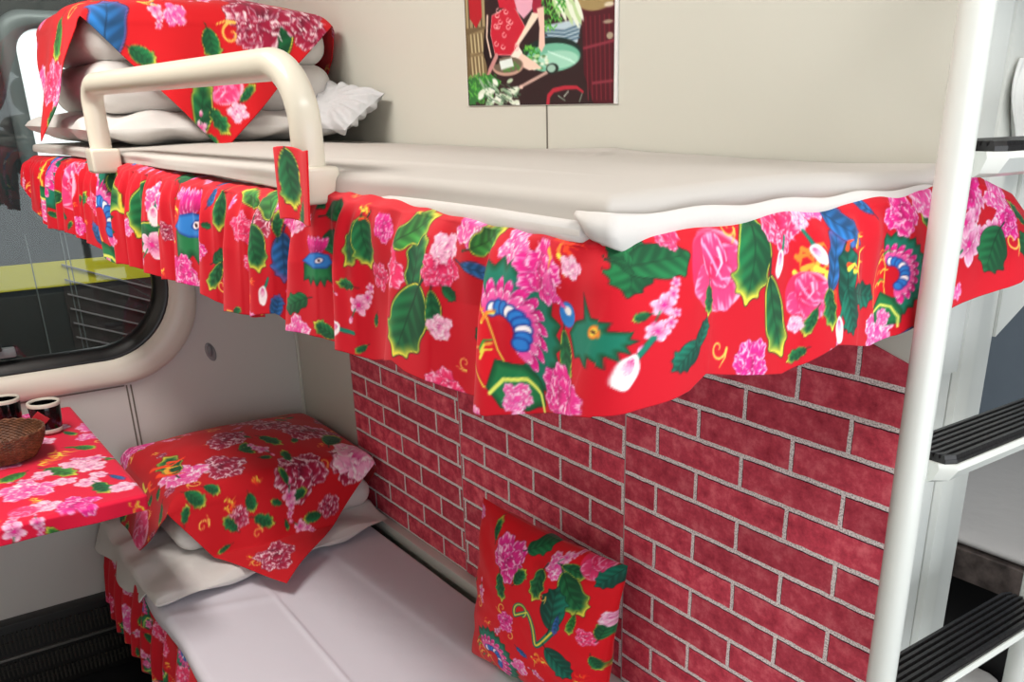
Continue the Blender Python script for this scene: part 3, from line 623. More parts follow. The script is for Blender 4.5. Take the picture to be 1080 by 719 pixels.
def soft_block(name, lo, hi, r, mat, parent=None, n=46, bulge=(.012, .012, .01), wr=.004, seed=0, dome=0, **kw):
    bm = bmesh.new(); bmesh.ops.create_cube(bm, size=2)
    bmesh.ops.subdivide_edges(bm, edges=bm.edges, cuts=n, use_grid_fill=True)
    c = np.array([(a+b)/2 for a, b in zip(lo, hi)]); hd = np.array([(b-a)/2 for a, b in zip(lo, hi)])
    V = np.array([v.co for v in bm.verts]); p = V*hd; inner = hd-min(r, hd.min()*.98)
    q = np.clip(p, -inner, inner); d = p-q; ln = np.linalg.norm(d, axis=1)
    rr = min(r, hd.min()*.98); m = ln > 1e-9
    # cube shell point -> rounded shell point
    mx = np.max(np.abs(d), axis=1)
    p[m] = q[m]+d[m]/ln[m][:, None]*np.minimum(rr, mx[m]*1.0+0)[:, None]
    u = p/hd
    for ax in range(3):
        o1, o2 = [k for k in range(3) if k != ax]
        p[:, ax] += np.sign(u[:, ax])*np.abs(u[:, ax])**3*bulge[ax]*(1-u[:, o1]**2)*(1-u[:, o2]**2)
    p[:, 2] += dome*(u[:, 2] > 0)*np.clip(u[:, 2], 0, 1)*(1-u[:, 0]**2)*(1-u[:, 1]**2)
    nx = sfbm(p[:, 0]*9+p[:, 2]*31, p[:, 1]*9+p[:, 2]*17, seed, 4)
    dirn = u/np.maximum(np.linalg.norm(u, axis=1), .01)[:, None]
    p += dirn*(wr*nx)[:, None]
    for v, w in zip(bm.verts, p+c): v.co = w
    return from_bm(name, bm, mat, parent, angle=80, **kw)
def pillow(name, corners, T, mat, parent=None, n=110, pinch=.05, pw=.5, seed=0, wr=.004, col=None, **kw):
    F, a, b = pillow_grid(*corners, T, n, pinch, pw, seed, wr, 1)
    B, _, _ = pillow_grid(*corners, T, n, pinch, pw, seed+1, wr, -1)
    # one closed mesh: front sheet then mirrored back sheet joined along the rim
    nr, nc = F.shape[:2]
    B[0], B[-1], B[:, 0], B[:, -1] = F[0], F[-1], F[:, 0], F[:, -1]
    P = np.concatenate([F, B[:, ::-1]], 1)
    c = None
    if col is not None: c = np.concatenate([col, col[:, ::-1]], 1)
    return grid_mesh(name, P, mat, parent, col=c, wrapu=True, **kw)

# ------------------------------------------------------------------ the room
def structure(o): o['kind'] = 'structure'; return o
RX, RYF, RYB, ZC = 3.3, -1.85, 1.9, 2.42
structure(box('floor', (-.05, RYF-.05, -.05), (RX+.05, RYB+.05, 0), M['floor'], bev=0))
structure(box('ceiling', (-.05, RYF-.05, ZC), (RX+.05, RYB+.05, ZC+.05), M['ceiling'], bev=0))
structure(box('wall_front', (-.05, RYF-.05, 0), (RX, RYF, ZC), M['wall'], bev=0))
structure(box('wall_neighbour', (-.05, RYB, 0), (RX, RYB+.05, ZC), M['neigh_wall'], bev=0))
# partition wall with printed art; its aisle end is a white capped edge
structure(box('wall_back', (0, 0, 0), (2.035, .06, ZC), M['wall'], bev=.004))
# window wall: plate with a rounded opening
from mathutils.geometry import tessellate_polygon
def plate(name, outer, hole, axis, a, b, mat):
    bm = bmesh.new()
    def v3(p, t): q = list(p); q.insert(axis, t); return Vector(q)
    loops = [[v3(p, 0) for p in outer], [v3(p, 0) for p in hole]]
    tris = tessellate_polygon(loops); flat = outer+hole
    for t, rev in ((a, 0), (b, 1)):
        vs = [bm.verts.new(v3(p, t)) for p in flat]
        for f in tris:
            try: bm.faces.new([vs[i] for i in (f[::-1] if rev else f)])
            except ValueError: pass
        if rev: vb = vs
        else: va = vs
    for base, n in ((0, len(outer)), (len(outer), len(hole))):
        for i in range(n):
            j = (i+1) % n; bm.faces.new((va[base+i], va[base+j], vb[base+j], vb[base+i]))
    return from_bm(name, bm, mat, None, smooth=False)
WY0, WY1, WZ0, WZ1 = -1.62, -.272, .812, 2.2
structure(plate('wall_left', [(RYF, 0), (RYB, 0), (RYB, ZC), (RYF, ZC)], rrect(WY0+.05, WY1-.05, WZ0+.05, WZ1-.05, .19), 0, -.05, 0, M['wall_left']))
# aisle side wall with a wide daylight window
structure(plate('wall_right', [(RYF, 0), (RYB, 0), (RYB, ZC), (RYF, ZC)], rrect(-1.6, .9, .53, 1.77, .12), 0, RX, RX+.05, M['wall']))
def ring(name, specs, mat, parent, x_close=None):
    """specs: list of (inset, x, radius) nested rounded-rect loops"""
    P = []
    for ins, x, R in specs:
        P.append([(x, y, z) for y, z in rrect(WY0+ins, WY1-ins, WZ0+ins, WZ1-ins, max(R, .02))])
    return grid_mesh(name, np.array(P), mat, parent, wrapu=True)
win = bpy.data.objects.new('window_1', None); win.location = (0, -.95, WZ0); link(win); win['kind'] = 'structure'
ring('window_frame', [(0, 0, .235), (.003, .012, .233), (.010, .019, .23), (.02, .022, .225), (.045, .021, .21), (.062, .015, .20), (.070, .004, .195), (.073, -.02, .19), (.073, -.05, .19)], M['frame'], win)
ring('window_gasket', [(.066, -.004, .196), (.070, .001, .194), (.078, 0, .19), (.086, -.008, .183), (.094, -.012, .175), (.102, -.03, .168), (.102, -.045, .168)], M['rubber'], win)
bm = bmesh.new(); prism(bm, rrect(WY0+.098, WY1-.098, WZ0+.098, WZ1-.098, .17), 0, -.036, -.031); from_bm('window_glass', bm, M['glass'], win, smooth=False)
# sliding-sash latch low in the window
la = box('window_latch', (-.028, -.83, .925), (-.008, -.735, .950), M['train_grey'], win, bev=.004)
box('latch_knob', (-.010, -.80, .945), (.004, -.765, .965), M['black'], la, bev=.004)
# seams of the window wall
for i, (lo, hi) in enumerate((((0, -.497, .45), (.0015, -.493, .808)), ((0, -.486, .45), (.0015, -.482, .808)), ((0, -.80, .806), (.002, -.50, .8095)))):
    structure(box('trim_%d' % (i+1), lo, hi, M['seam'], bev=0))
structure(box('trim_4', (0, -.008, .45), (.008, 0, 1.36), M['wall'], bev=.002))
structure(box('trim_5', (1.2855, -.0012, 1.43), (1.2885, .001, 2.4), M['seam'], bev=0))
# pale ledge along the partition beside the lower berth
structure(box('trim_6', (.38, -.028, .43), (2.03, 0, .462), M['white_enamel'], bev=.004))
# wall hook recess
t = thing('wall_hook', 'small grey oval hook recess on the window wall panel below the upper berth', 'hook', (0, -.258, .863))
bm = bmesh.new(); bmesh.ops.create_uvsphere(bm, u_segments=24, v_segments=12, radius=1, matrix=Matrix.Translation((0, -.258, .863)) @ Matrix.Rotation(.25, 4, 'X') @ Matrix.Diagonal((.005, .014, .028, 1))); from_bm('recess_plate', bm, simple('grey recess', '8f8d90', .5), t)
bm = bmesh.new(); bmesh.ops.create_uvsphere(bm, u_segments=16, v_segments=10, radius=1, matrix=Matrix.Translation((.005, -.261, .868)) @ Matrix.Diagonal((.006, .008, .018, 1))); from_bm('hook_tab', bm, simple('darker grey tab', '77757a', .5), t)

# partition end: inner panel, groove and rounded post
o = structure(box('trim_7', (1.93, .0602, 0), (2.0, .155, ZC), M['white_enamel'], bev=.004))
structure(box('trim_8', (2.0, .0602, 1.165), (2.012, .148, ZC), M['white_enamel'], bev=.003))
structure(box('trim_9', (1.90, .156, 0), (1.965, .170, ZC), M['seam'], bev=0))
bm = bmesh.new(); prism(bm, [(1.90, .171), (1.992, .171), (2.0, .176), (2.002, .20), (2.0, .212), (1.99, .222), (1.985, .26), (1.98, .285), (1.90, .285)], 2, 0, ZC)
structure(from_bm('trim_10', bm, M['white_enamel'], None, angle=25))
structure(box('trim_11', (2.0, .062, .655), (2.004, .285, .672), M['white_enamel'], bev=.001))

# radiator under the table along the window wall
t = thing('radiator_grille', 'long black slotted heater grille low on the window wall below the small table', 'heater', (.04, -1.2, 0))
box('grille_body', (0, -1.84, 0), (.045, -.30, .224), M['radiator'], t, bev=.004)
box('metal_strip', (.045, -1.84, .124), (.054, -.62, .131), M['silver'], t, bev=.001)
sm = simple('worn slat edges', '2c2822', .4)
for z0, z1 in ((.145, .2), (.072, .112), (.02, .058)):
    bm = bmesh.new(); y = -1.3
    while y < -.60: bx(bm, (.0455, y, z0), (.0525, y+.0045, z1)); y += .011
    bx(bm, (.045, -1.3, (z0+z1)/2-.001), (.0485, -.59, (z0+z1)/2+.001))
    from_bm('slat_row', bm, sm, t, smooth=False)

# ------------------------------------------------------------------ lower berth
t = thing('lower_berth', 'lower sleeping berth base under the grey white sheet along the brick wall', 'bunk', (1.0, -.3, 0))
box('berth_board', (.01, -.60, .33), (2.04, -.03, .40), M['board'], t, bev=.01)
box('berth_box', (.06, -.54, 0), (1.99, -.03, .33), M['dark'], t, bev=.005)
def sheet_surface(x0, x1, y0, y1, ztop, drop, nx, ny, fn, rad=.018, right=True, hem=None):
    ex = np.linspace(0, drop, 14)[1:]
    xs = np.r_[np.linspace(x0, x1, nx), (x1+ex) if right else []]; ys = np.r_[y0-ex[::-1], np.linspace(y0, y1, ny)]
    X, Y = np.meshgrid(xs, ys)
    dx = np.clip(X-x1, 0, 9); dy = np.clip(y0-Y, 0, 9); d = np.maximum(dx, dy)
    Xc = np.minimum(X, x1); Yc = np.maximum(Y, y0)
    Z = ztop+fn(Xc, Yc)
    ang = np.clip(d/rad, 0, PI/2); out = np.where(d < rad*PI/2, rad*np.sin(ang), rad); dr = np.where(d < rad*PI/2, rad*(1-np.cos(ang)), rad+d-rad*PI/2)
    s = np.maximum(d, 1e-9)
    return np.stack([Xc+out*dx/s, Yc-out*dy/s, Z-dr], -1), X, Y
def low_fn(X, Y):
    z = .004*sfbm(X*3, Y*5, 2, 3)
    z = z+.004/(1+np.exp(-(Y+.215-.02*X+.012*np.sin(X*3))/.004))          # overlapping layer edge along the berth
    z = z+.0035*np.exp(-((Y+.385+.03*X)/.006)**2)*np.clip((X-.6)*4, 0, 1)
    z = z+.004*np.exp(-((X-.72-.25*(Y+.5))/.02)**2)*np.clip((-Y-.3)*6, 0, 1)
    z = z+.0012*sfbm(X*16, Y*22, 8, 3)
    return z
soft_block('mattress', (.02, -.610, .402), (2.03, -.055, .440), .015, M['sheet2'], None, n=14, bulge=(0, 0, 0), wr=0, seed=2, label='thin white mattress of the lower berth beneath its grey white sheet', category='mattress')
P, X, Y = sheet_surface(.42, 2.035, -.622, -.058, .447, .045, 420, 200, low_fn)
P[..., 1] += .004*np.sin(P[..., 0]*18)*(np.clip(-.6-P[..., 1], 0, .03)/.03)
tag(grid_mesh('bed_sheet', P, M['sheet_low'], solid=.0025), 'smooth grey white sheet spread over the lower berth beside the brick wallpaper', 'sheet')
fl = lambda P, U, V, C: np.clip(C.sample(U, V), 0, 1)

# ------------------------------------------------------------------ upper berth
t = thing('upper_berth', 'upper sleeping berth board hung on the partition wall above the brick wallpaper', 'bunk', (1.0, -.25, 1.33))
bm = bmesh.new(); prism(bm, [(.01, -.02), (.01, -.60), (2.0, -.50), (2.04, -.46), (2.04, -.002)], 2, 1.345, 1.392); from_bm('berth_board', bm, M['board'], t, smooth=False)
box('under_panel', (.05, -.5, 1.325), (1.96, -.02, 1.3445), M['dark'], t, bev=.004)
for x in (.35, 1.2, 1.75): box('support_bracket', (x, -.35, 1.29), (x+.03, -.003, 1.324), M['cream'], t, bev=.004)
soft_block('mattress', (.03, -.53, 1.3925), (2.045, -.008, 1.418), .012, M['sheet2'], None, n=14, bulge=(0, 0, 0), wr=0, seed=2, label='thin mattress of the upper berth, hidden between its sheet and red floral skirt', category='mattress')
bpy.data.objects['mattress.001'].scale = (1, 1, 1)
def up_fn(X, Y):
    z = .007*np.exp(-((Y+.30)/.16)**2)
    z = z+.0012*sfbm(X*8, Y*14, 4, 3)
    ridge = -.030-.035*np.sin(X*7)*np.exp(-((X-1.6)/.35)**2)
    z = z+.007*np.exp(-((Y-ridge)/.018)**2)*np.clip((X-1.1)*3, 0, 1)*(.5+.5*np.sin(X*9+1))
    z = z+.005*np.exp(-(((X-1.53)+(Y+.08)*.8)/.012)**2)*np.exp(-((Y+.08)/.06)**2)
    z = z+.003*np.exp(-((Y+.42-.05*(X-1.5))/.010)**2)*np.clip((X-1.3)*4, 0, 1)*np.clip((1.95-X)*5, 0, 1)
    return z
def front_y(x): return -.5-.045*(2.05-x)
P, X, Y = sheet_surface(.45, 2.045, 0., 1., 1.4305, .046, 460, 1, up_fn) if False else (None, None, None)
nx, ny = 460, 180
xs = np.r_[np.linspace(.03, 2.05, nx), 2.05+np.linspace(0, .05, 16)[1:]]; vs = np.r_[-np.linspace(.05, 0, 16)[:-1], np.linspace(0, 1, ny)]
Xg, Vg = np.meshgrid(xs, vs)
Xc = np.minimum(Xg, 2.05); dx = Xg-Xc; dy = np.clip(-Vg, 0, 1); fy = front_y(Xc)
Yc = fy+np.clip(Vg, 0, 1)*(-.006-fy); d = np.maximum(dx, dy); rad = .012
Z = 1.4325+up_fn(Xc, Yc)*np.clip(1-d*15, .3, 1)
ang = np.clip(d/rad, 0, PI/2); out = np.where(d < rad*PI/2, rad*np.sin(ang), rad); dr = np.where(d < rad*PI/2, rad*(1-np.cos(ang)), rad+d-rad*PI/2)
dr = dr*np.interp(Xc, [.03, 1.2, 1.6, 2.05], [.35, .45, .75, .85])
ss = np.maximum(d, 1e-9); wv = 1+.12*np.sin(Xc*21)*np.clip(d*30, 0, 1)
P = np.stack([Xc+out*dx/ss*wv+.0015*np.sin(Yc*24)*np.clip(dx*30, 0, 1), Yc-out*dy/ss*wv-.004*np.sin(Xc*13)*np.clip(dy*30, 0, 1), Z-dr], -1)
us = grid_mesh('bed_sheet', P, M['sheet'], solid=.003)
tag(us, 'off white sheet on the upper berth with a folded corner near the ladder', 'sheet')
# folded tail of the sheet at the front right corner
xs = np.linspace(0, 1, 90); vs = np.linspace(0, 1, 14); S, T = np.meshgrid(xs, vs)
path = np.array([(2.030, -.520), (2.050, -.524), (2.068, -.514), (2.072, -.45), (2.071, -.25), (2.066, -.03)]); sg = np.r_[0, np.cumsum(np.hypot(*np.diff(path, axis=0).T))]; sg /= sg[-1]
PX = np.interp(S, sg, path[:, 0]); PY = np.interp(S, sg, path[:, 1])
wd = np.interp(S, [0, .04, .10, .2, .6, 1], [.004, .020, .030, .022, .016, .010])
PZ = 1.421-.002*S-T*wd+.0015*np.sin(S*30)
grid_mesh('folded_corner', np.stack([PX+.004*np.sin(T*PI)+.002*np.sin(S*25), PY-.005*np.sin(T*PI)*(S < .3), PZ], -1), M['sheet2'], us, solid=.003)

# ------------------------------------------------------------------ brick wallpaper
t = thing('brick_wallpaper', 'red brick printed wallpaper with white mortar lines pasted between the two berths', 'wallpaper', (1.2, -.001, .46))
BM = {}
for i, (x0, x1, du, dv) in enumerate(((.376, .9385, .648-.185*.5, .896), (.9395, 1.5075, 1.318-.185*.5, .927), (1.5085, 2.034, 1.774-.185*.5, .955))):
    bm = bmesh.new()
    zt = 1.25; pts = [(x0, .463), (x1, .463), (x1, zt), (x0, zt)]
    if i == 2: pts = [(x0, .463), (x1, .463), (x1, 1.203), (1.92, 1.235), (1.90, zt), (x0, zt)]
    prism(bm, pts, 1, -.0022, -.0002)
    o = from_bm('wallpaper_strip', bm, M['brick'], t, smooth=False)
    uv = o.data.uv_layers.new(name='UVMap')
    for l in o.data.loops:
        co = o.data.vertices[l.vertex_index].co; uv.data[l.index].uv = (co.x-du+.185*20, co.z-dv+.0541*20)
    box('strip_seam', (x0-.0015, -.0026, .463), (x0+.001, -.0003, 1.25), simple('pale paper edge', 'b9a3a2', .6), t, bev=0)

# ------------------------------------------------------------------ printed cloths
CR = .0011
def paint(base, w, hh, placed, u0=0, v0=0, res=CR, fill=(), mott=.03):
    C = Canvas(w, hh, res, base, u0, v0)
    allm = []
    for f in fill: allm += scatter(C, f[0], f[1], f[2], f[3], f[4], placed+allm, w, hh, u0, v0, f[5] if len(f) > 5 else .8)
    for m in allm: motif(C, *m)
    for m in placed: motif(C, *m)
    return C
FB = h('cc001e')
P, U, V = upper_skirt()
C = paint(FB, U.max()+.01, V.max()+.01, MOT['skirt'], fill=FILL['skirt'])
sk = grid_mesh('bed_skirt', P, M['floral'], col=C.sample(U, V), solid=.0012, flip=True)
tag(sk, 'bright red floral ruffled skirt hanging from the upper berth and past the ladder', 'bed skirt')
P, U, V = lower_skirt()
C = paint(FB, U.max()+.01, .24, MOT['lowskirt'], res=.0018, fill=FILL['lowskirt'])
tag(grid_mesh('bed_skirt', P, M['floral'], col=C.sample(U, V), solid=.0012, flip=True), 'dark red floral ruffled skirt hanging from the lower berth above the floor', 'bed skirt')
P, U, V = upper_drape()
C = paint(h('cf0a18'), U.max()+.01, V.max()+.01, MOT['updrape'], fill=FILL['updrape'], res=.002)
tag(grid_mesh('cover_cloth', P, M['floral'], col=C.sample(U, V), solid=.0015), 'red floral square cloth draped corner-down over the folded quilt on the upper berth', 'cloth', 'floral quilt covers')
P, U, V = lower_drape()
C = paint(h('c60a1a'), U.max()+.01, V.max()+.01, MOT['lowdrape'], fill=FILL['lowdrape'], res=.002)
tag(grid_mesh('cover_cloth', P, M['floral'], col=C.sample(U, V), solid=.0015), 'red floral square cloth draped corner-down over the folded quilt on the lower berth', 'cloth', 'floral quilt covers')
P, U, V = table_cloth()
C = paint(h('e0083a'), U.max()+.01, V.max()+.01, MOT['table'], fill=FILL['table'], res=.002)
tag(grid_mesh('tablecloth', P, M['floral'], col=C.sample(U, V), solid=.0015), 'bright red and pink floral cloth covering the small window table', 'tablecloth')
F, U, V = cushion_front()
C = paint(h('dd0418'), .365, .365, MOT['cushion'], fill=FILL['cushion'], res=.0014)
F, a, b = pillow_grid(*CUSH, .125, 230, .075, .5, 3, .003, 1); B, _, _ = pillow_grid(*CUSH, .125, 230, .075, .5, 4, .003, -1)
B[0], B[-1], B[:, 0], B[:, -1] = F[0], F[-1], F[:, 0], F[:, -1]
cf = C.sample(a*.355, (1-b)*.355)
tag(grid_mesh('throw_cushion', np.concatenate([F, B[:, ::-1]], 1), M['floral'], col=np.concatenate([cf, cf[:, ::-1]], 1), wrapu=True), 'square red floral throw cushion leaning on the brick wallpaper on the lower berth', 'cushion')

# red tie hanging over the sheet beside the rail foot
n1, n2 = 30, 60; S, T = np.meshgrid(np.linspace(0, 1, n1), np.linspace(0, 1, n2))
xx = TX0+S*(TX1-TX0)+.012*T-.012*S*T; zz = 1.462-.078*T+.002*np.sin(S*6); yy = -.588-.004*np.sin(S*7+1)-.006*T
C = Canvas(.12, .12, .0012, h('d8041c')); leaf(C, .035, .045, .09, 1.4, 3); leaf(C, .06, .09, .05, 1.9, 4)
grid_mesh('corner_tie', np.stack([xx, yy, zz], -1), M['floral'], sk, col=C.sample(S*.1, T*.1), solid=.0015)

# ------------------------------------------------------------------ bedding piles
def flat(x0, y0, x1, y1, z): return [(x0, y0, z), (x1, y0, z), (x1, y1, z), (x0, y1, z)]
pillow('pillow', [(.04, -.615, 1.475), (.560, -.590, 1.47), (.60, -.03, 1.475), (.04, -.03, 1.475)], .075, M['sheet2'], None, seed=3, wr=.006, pw=.35, label='flat white pillow under the folded quilt at the window end of the upper berth', category='pillow', group='pillows under the quilts')
soft_block('folded_quilt', (.06, -.545, 1.50), (.515, -.034, 1.60), .04, M['sheet2'], None, seed=5, wr=.004, bulge=(.004, .004, .004), label='folded white quilt topped with a red floral cloth on the upper berth', category='quilt', group='folded quilts')
fq = bpy.data.objects['folded_quilt']
soft_block('quilt_fold', (.062, -.543, 1.595), (.512, -.036, 1.690), .045, M['sheet2'], fq, seed=8, wr=.003, dome=.044, bulge=(.003, .003, .002))
# crumpled grey-white pillowcase end at the wall
pillow('crumpled_pillowcase', [(.46, -.15, 1.465), (.71, -.11, 1.462), (.73, -.02, 1.535), (.48, -.025, 1.56)], .05, M['grey_cloth'], None, n=90, seed=13, wr=.006, pw=.4, label='crumpled pale grey pillowcase end poking out behind the upper quilt at the wall', category='pillowcase')
pillow('pillow', [(.06, -.640, .478), (.665, -.648, .474), (.585, -.030, .484), (.06, -.035, .49)], .058, M['sheet2'], None, seed=6, wr=.006, pw=.3, pinch=-.03, label='flat white pillow under the folded quilt on the lower berth, one corner over the edge', category='pillow', group='pillows under the quilts')
soft_block('folded_quilt', (.07, -.545, .503), (.525, -.036, .585), .04, M['sheet2'], None, seed=15, wr=.004, bulge=(.004, .004, .004), label='folded white quilt topped with a red floral cloth on the lower berth', category='quilt', group='folded quilts')
fq2 = bpy.data.objects['folded_quilt.001']
soft_block('quilt_fold', (.072, -.543, .58), (.522, -.038, .650), .034, M['sheet2'], fq2, seed=18, wr=.003, dome=.038, bulge=(.003, .003, .002))
# rumpled sheet end spilling over the berth edge at the window end
pts = np.linspace(0, 1, 110); S, T = np.meshgrid(pts, np.linspace(0, 1, 80))
Xr = .04+S*.50; Yr = -.54-T*.16
dd = np.clip(-.628-Yr, 0, 1)
Zr = .456+.010*sfbm(Xr*16, Yr*22, 31, 4)*np.clip((1-S)*5, 0, 1)-.9*dd*np.clip((1-S)*3, .25, 1)-.02*np.clip(dd*10, 0, 1)
Yr2 = np.where(dd > 0, -.632-dd*.25-.012*np.sin(Xr*25)*np.clip(dd*12, 0, 1), Yr)
tag(grid_mesh('rumpled_sheet', np.stack([Xr+.01*np.sin(T*5), Yr2, Zr], -1), M['sheet2'], solid=.003), 'rumpled white sheet end spilling over the lower berth edge under the pillow', 'sheet')

# ------------------------------------------------------------------ guard rail
def ry(x): return front_y(x)-.028+(.0 if x > 1 else 0)
t = thing('guard_rail', 'cream painted tubular guard rail standing on the front edge of the upper berth', 'guard rail', (1.1, -.55, 1.41))
x0, x1 = .735, 1.572; y0r, y1r = -.602, -.556
def rpt(x, z): k = (x-x0)/(x1-x0); return (x, y0r+(y1r-y0r)*k, z)
pts = [rpt(x0, 1.44), rpt(x0, 1.50)]
for k in range(9): a = PI-PI/2*k/8; pts.append(rpt(x0+.04+.04*math.cos(a), 1.512+.036*math.sin(a)))
for k in range(1, 6): pts.append(rpt(x0+.04+(x1-.075-x0-.04)*k/6, 1.548+.004*k/6))
for k in range(13): a = PI/2-PI/2*k/12; pts.append(rpt(x1-.075+.075*math.cos(a), 1.482+.070*math.sin(a)))
pts.append(rpt(x1, 1.44))
bm = bmesh.new(); tube(bm, pts, .0185, 28); from_bm('rail_tube', bm, M['cream'], t, angle=60)
for x in (x0, x1):
    p = rpt(x, 0); box('mounting_block', (x-.024, p[1]-.024, 1.399), (x+.026, p[1]+.026, 1.441), M['cream'], t, bev=.006, seg=3)

# ------------------------------------------------------------------ poster
t = thing('poster', 'poster of a person in a red flowered dress washing vegetables on the upper wall', 'poster', (1.255, -.002, 1.507))
C = Canvas(.44, .62, .0016, h('2c1a1c'))
def pc(x, y): return ((x-78)/935*.43, .60-(664-y)/664*.163)
def pp(pts, col, rim=None, rw=0): C.poly([pc(*p) for p in pts], col, rim, rw)
def pl(pts, w, col, w2=None): C.line([pc(*p) for p in pts], w, w2 or w, col)
def pe(x, y, a, b, col, rot=0): C.ell(*pc(x, y), a/935*.43, b/664*.163, rot, col)
pp([(70, -2200), (230, -2200), (230, 480), (70, 480)], h('6b5a3e'))
for i in range(16): pl([(78+i*10, -1500), (80+i*10, 120)], .0012, h('c9b98c') if i % 3 else h('3a2c20'))
for yy in (190, 345): 
    pp([(95, yy-20), (215, yy-50), (222, yy+95), (110, yy+125)], h('8c7a58'))
    for i in range(9): pl([(104+i*13, yy-20), (110+i*13, yy+100)], .0011, h('d8cda4') if i % 2 else h('54442c'))
pp([(105, -300), (200, -300), (205, 60), (160, 130), (115, 60)], h('b01a26'))
pp([(220, 150), (300, 60), (330, 340), (240, 430), (205, 300)], h('150d10'))
pp([(805, -900), (1020, -900), (1020, 664), (905, 664), (850, 480), (840, 200)], h('4c0f1c'))
for i in range(6): pl([(860+i*25, 150), (875+i*24, 640)], .0012, h('7a2230'))
pl([(850, 330), (1010, 300)], .002, h('8a3040')); pl([(900, 540), (1005, 530)], .002, h('8a3040'))
pe(915, 45, 105, 75, h('a08a5c')); pe(915, 10, 95, 45, h('56633c'))
for i in range(7): pe(850+i*22, 25-10*(i % 2), 16, 22, h('dfe6cc'))
pe(985, 95, 26, 14, h('d9cdb4')); pe(980, 190, 26, 10, h('a99a84')); pe(990, 270, 18, 20, h('a99a84'))
# baskets and vegetables
pp([(600, -260), (740, -260), (830, -60), (620, -60)], h('3f8a3a'))
pp([(615, 170), (840, 150), (815, 290), (770, 315), (640, 240)], h('b8ccd8'))
for i in range(4): pl([(625, 195+i*22), (740, 215+i*22), (825, 190+i*24)], .0016, h('4a6a80'))
for i in range(12): pe(690+i*12, 60+i*8-(i % 3)*28, 48, 20, h('e6efdc') if i % 2 else h('bcd6a0'), 1.0)
rr = random.Random(5)
for i in range(120): 
    x, y = rr.uniform(612, 745), rr.uniform(-40, 185)
    if x-612 < 135-(y*.15): pl([(x, y), (x+rr.uniform(-18, 18), y+rr.uniform(8, 26))], .0013, rr.choice((h('3fa336'), h('2c8030'), h('7cc858'), h('58b848'))))
# basin
pe(650, 350, 185, 105, h('122a26')); pe(665, 370, 165, 88, h('6fb79c')); pe(700, 385, 120, 55, h('9fd6c0'))
for i in range(8): pl([(640+i*18, 330+i*8), (680+i*17, 350+i*9)], .0010, h('c8efe0'))
for i in range(60):
    x, y = rr.uniform(490, 590), rr.uniform(285, 375); pl([(x, y), (x+rr.uniform(-14, 14), y+rr.uniform(-14, 14))], .0013, rr.choice((h('3fa336'), h('2c8030'), h('6cc04a'))))
for i in range(22): pe(590+rr.uniform(-45, 45), 395+rr.uniform(-45, 40), 12, 9, rr.choice((h('e4eedc'), h('b8d8a4'), h('5c8a58'))))
# seated figure: chair, dress, sleeve, arms, legs, head
pl([(245, 60), (235, 200), (260, 330)], .0024, h('e6c9b8')); 
pp([(275, 60), (400, 10), (440, 40), (500, 160), (450, 280), (400, 335), (290, 325), (262, 180)], h('c31d34'), h('f0a0a0'), .0014)
pp([(330, -620), (520, -660), (600, -400), (600, -60), (440, 40), (330, 20), (290, -200)], h('c31d34'))
pp([(430, -20), (560, -60), (545, 60), (490, 110), (450, 60)], h('e3a6bc')); pp([(560, -60), (605, -40), (600, 110), (560, 120), (545, 40)], h('9c1f3a'))
pp([(545, 80), (600, 90), (452, 275), (430, 270), (500, 160)], h('f0dcc8')); pp([(575, 60), (618, 50), (622, 290), (600, 330), (582, 300), (590, 180)], h('eec6b8'))
pp([(395, 345), (450, 275), (480, 330), (570, 400), (600, 430), (520, 440), (430, 390)], h('f0cdbc')); pp([(395, 345), (450, 275), (478, 320), (430, 380)], h('f2e6da'))
for i in range(14): x, y = rr.uniform(300, 460), rr.uniform(30, 300); C.line([pc(x+14*math.cos(q), y+14*math.sin(q)) for q in np.arange(0, 5, .7)], .0010, .0008, h('f2b8b8'))
pe(450, -760, 70, 95, h('edc8b4')); pe(440, -830, 85, 90, h('1c1416')); pe(400, -760, 40, 60, h('1c1416'))
# plate and cup, ladle, greens, red ring
pe(375, 405, 108, 62, h('c49c8c')); pe(375, 395, 100, 52, h('6c5f50'))
for i in range(26): x, y = rr.uniform(340, 460), rr.uniform(385, 450); pl([(x, y), (x+10, y-10)], .0012, h('4a8a3c'))
pp([(318, 365), (405, 350), (418, 405), (330, 425)], h('dfe9e6')); pe(300, 360, 20, 26, h('2a1c18'))
pl([(452, 548), (640, 455)], .0026, h('c9a79c')); pe(465, 545, 12, 14, h('e6c4b8')); pe(665, 438, 38, 34, h('1a2a24')); pe(660, 436, 26, 24, h('9fc4b4'))
pl([(300, 330), (250, 420), (235, 470)], .005, h('c58a88'))
pp([(85, 470), (250, 450), (330, 500), (240, 600), (85, 664)], h('2f6f36'))
for i in range(130): x, y = rr.uniform(90, 330), rr.uniform(460, 660); pl([(x, y), (x+rr.uniform(-20, 20), y-rr.uniform(10, 26))], .0013, rr.choice((h('3f9a3c'), h('2c7a34'), h('68b84c'))))
for i in range(46): x, y = rr.uniform(170, 440), rr.uniform(500, 664); pe(x, y, rr.uniform(16, 34), rr.uniform(10, 18), rr.choice((h('dce6d4'), h('b9cfb0'), h('8fae90'), h('e8efe4'))), rr.uniform(-.8, .8)) if x-y/2 > -130 else None
for i in range(40): x, y = rr.uniform(170, 440), rr.uniform(500, 664); pl([(x, y), (x+26, y+14)], .0008, h('4c6c54'))
C.line([pc(x, y) for x, y in ((635, 664), (640, 610), (670, 575), (740, 560), (810, 562), (845, 590))], .0045, .002, h('b8283a'))
pl([(700, 610), (740, 640)], .001, h('8aa090')); pl([(760, 585), (735, 615)], .001, h('c9d6c8')); pl([(840, 600), (825, 650)], .001, h('8aa090'))
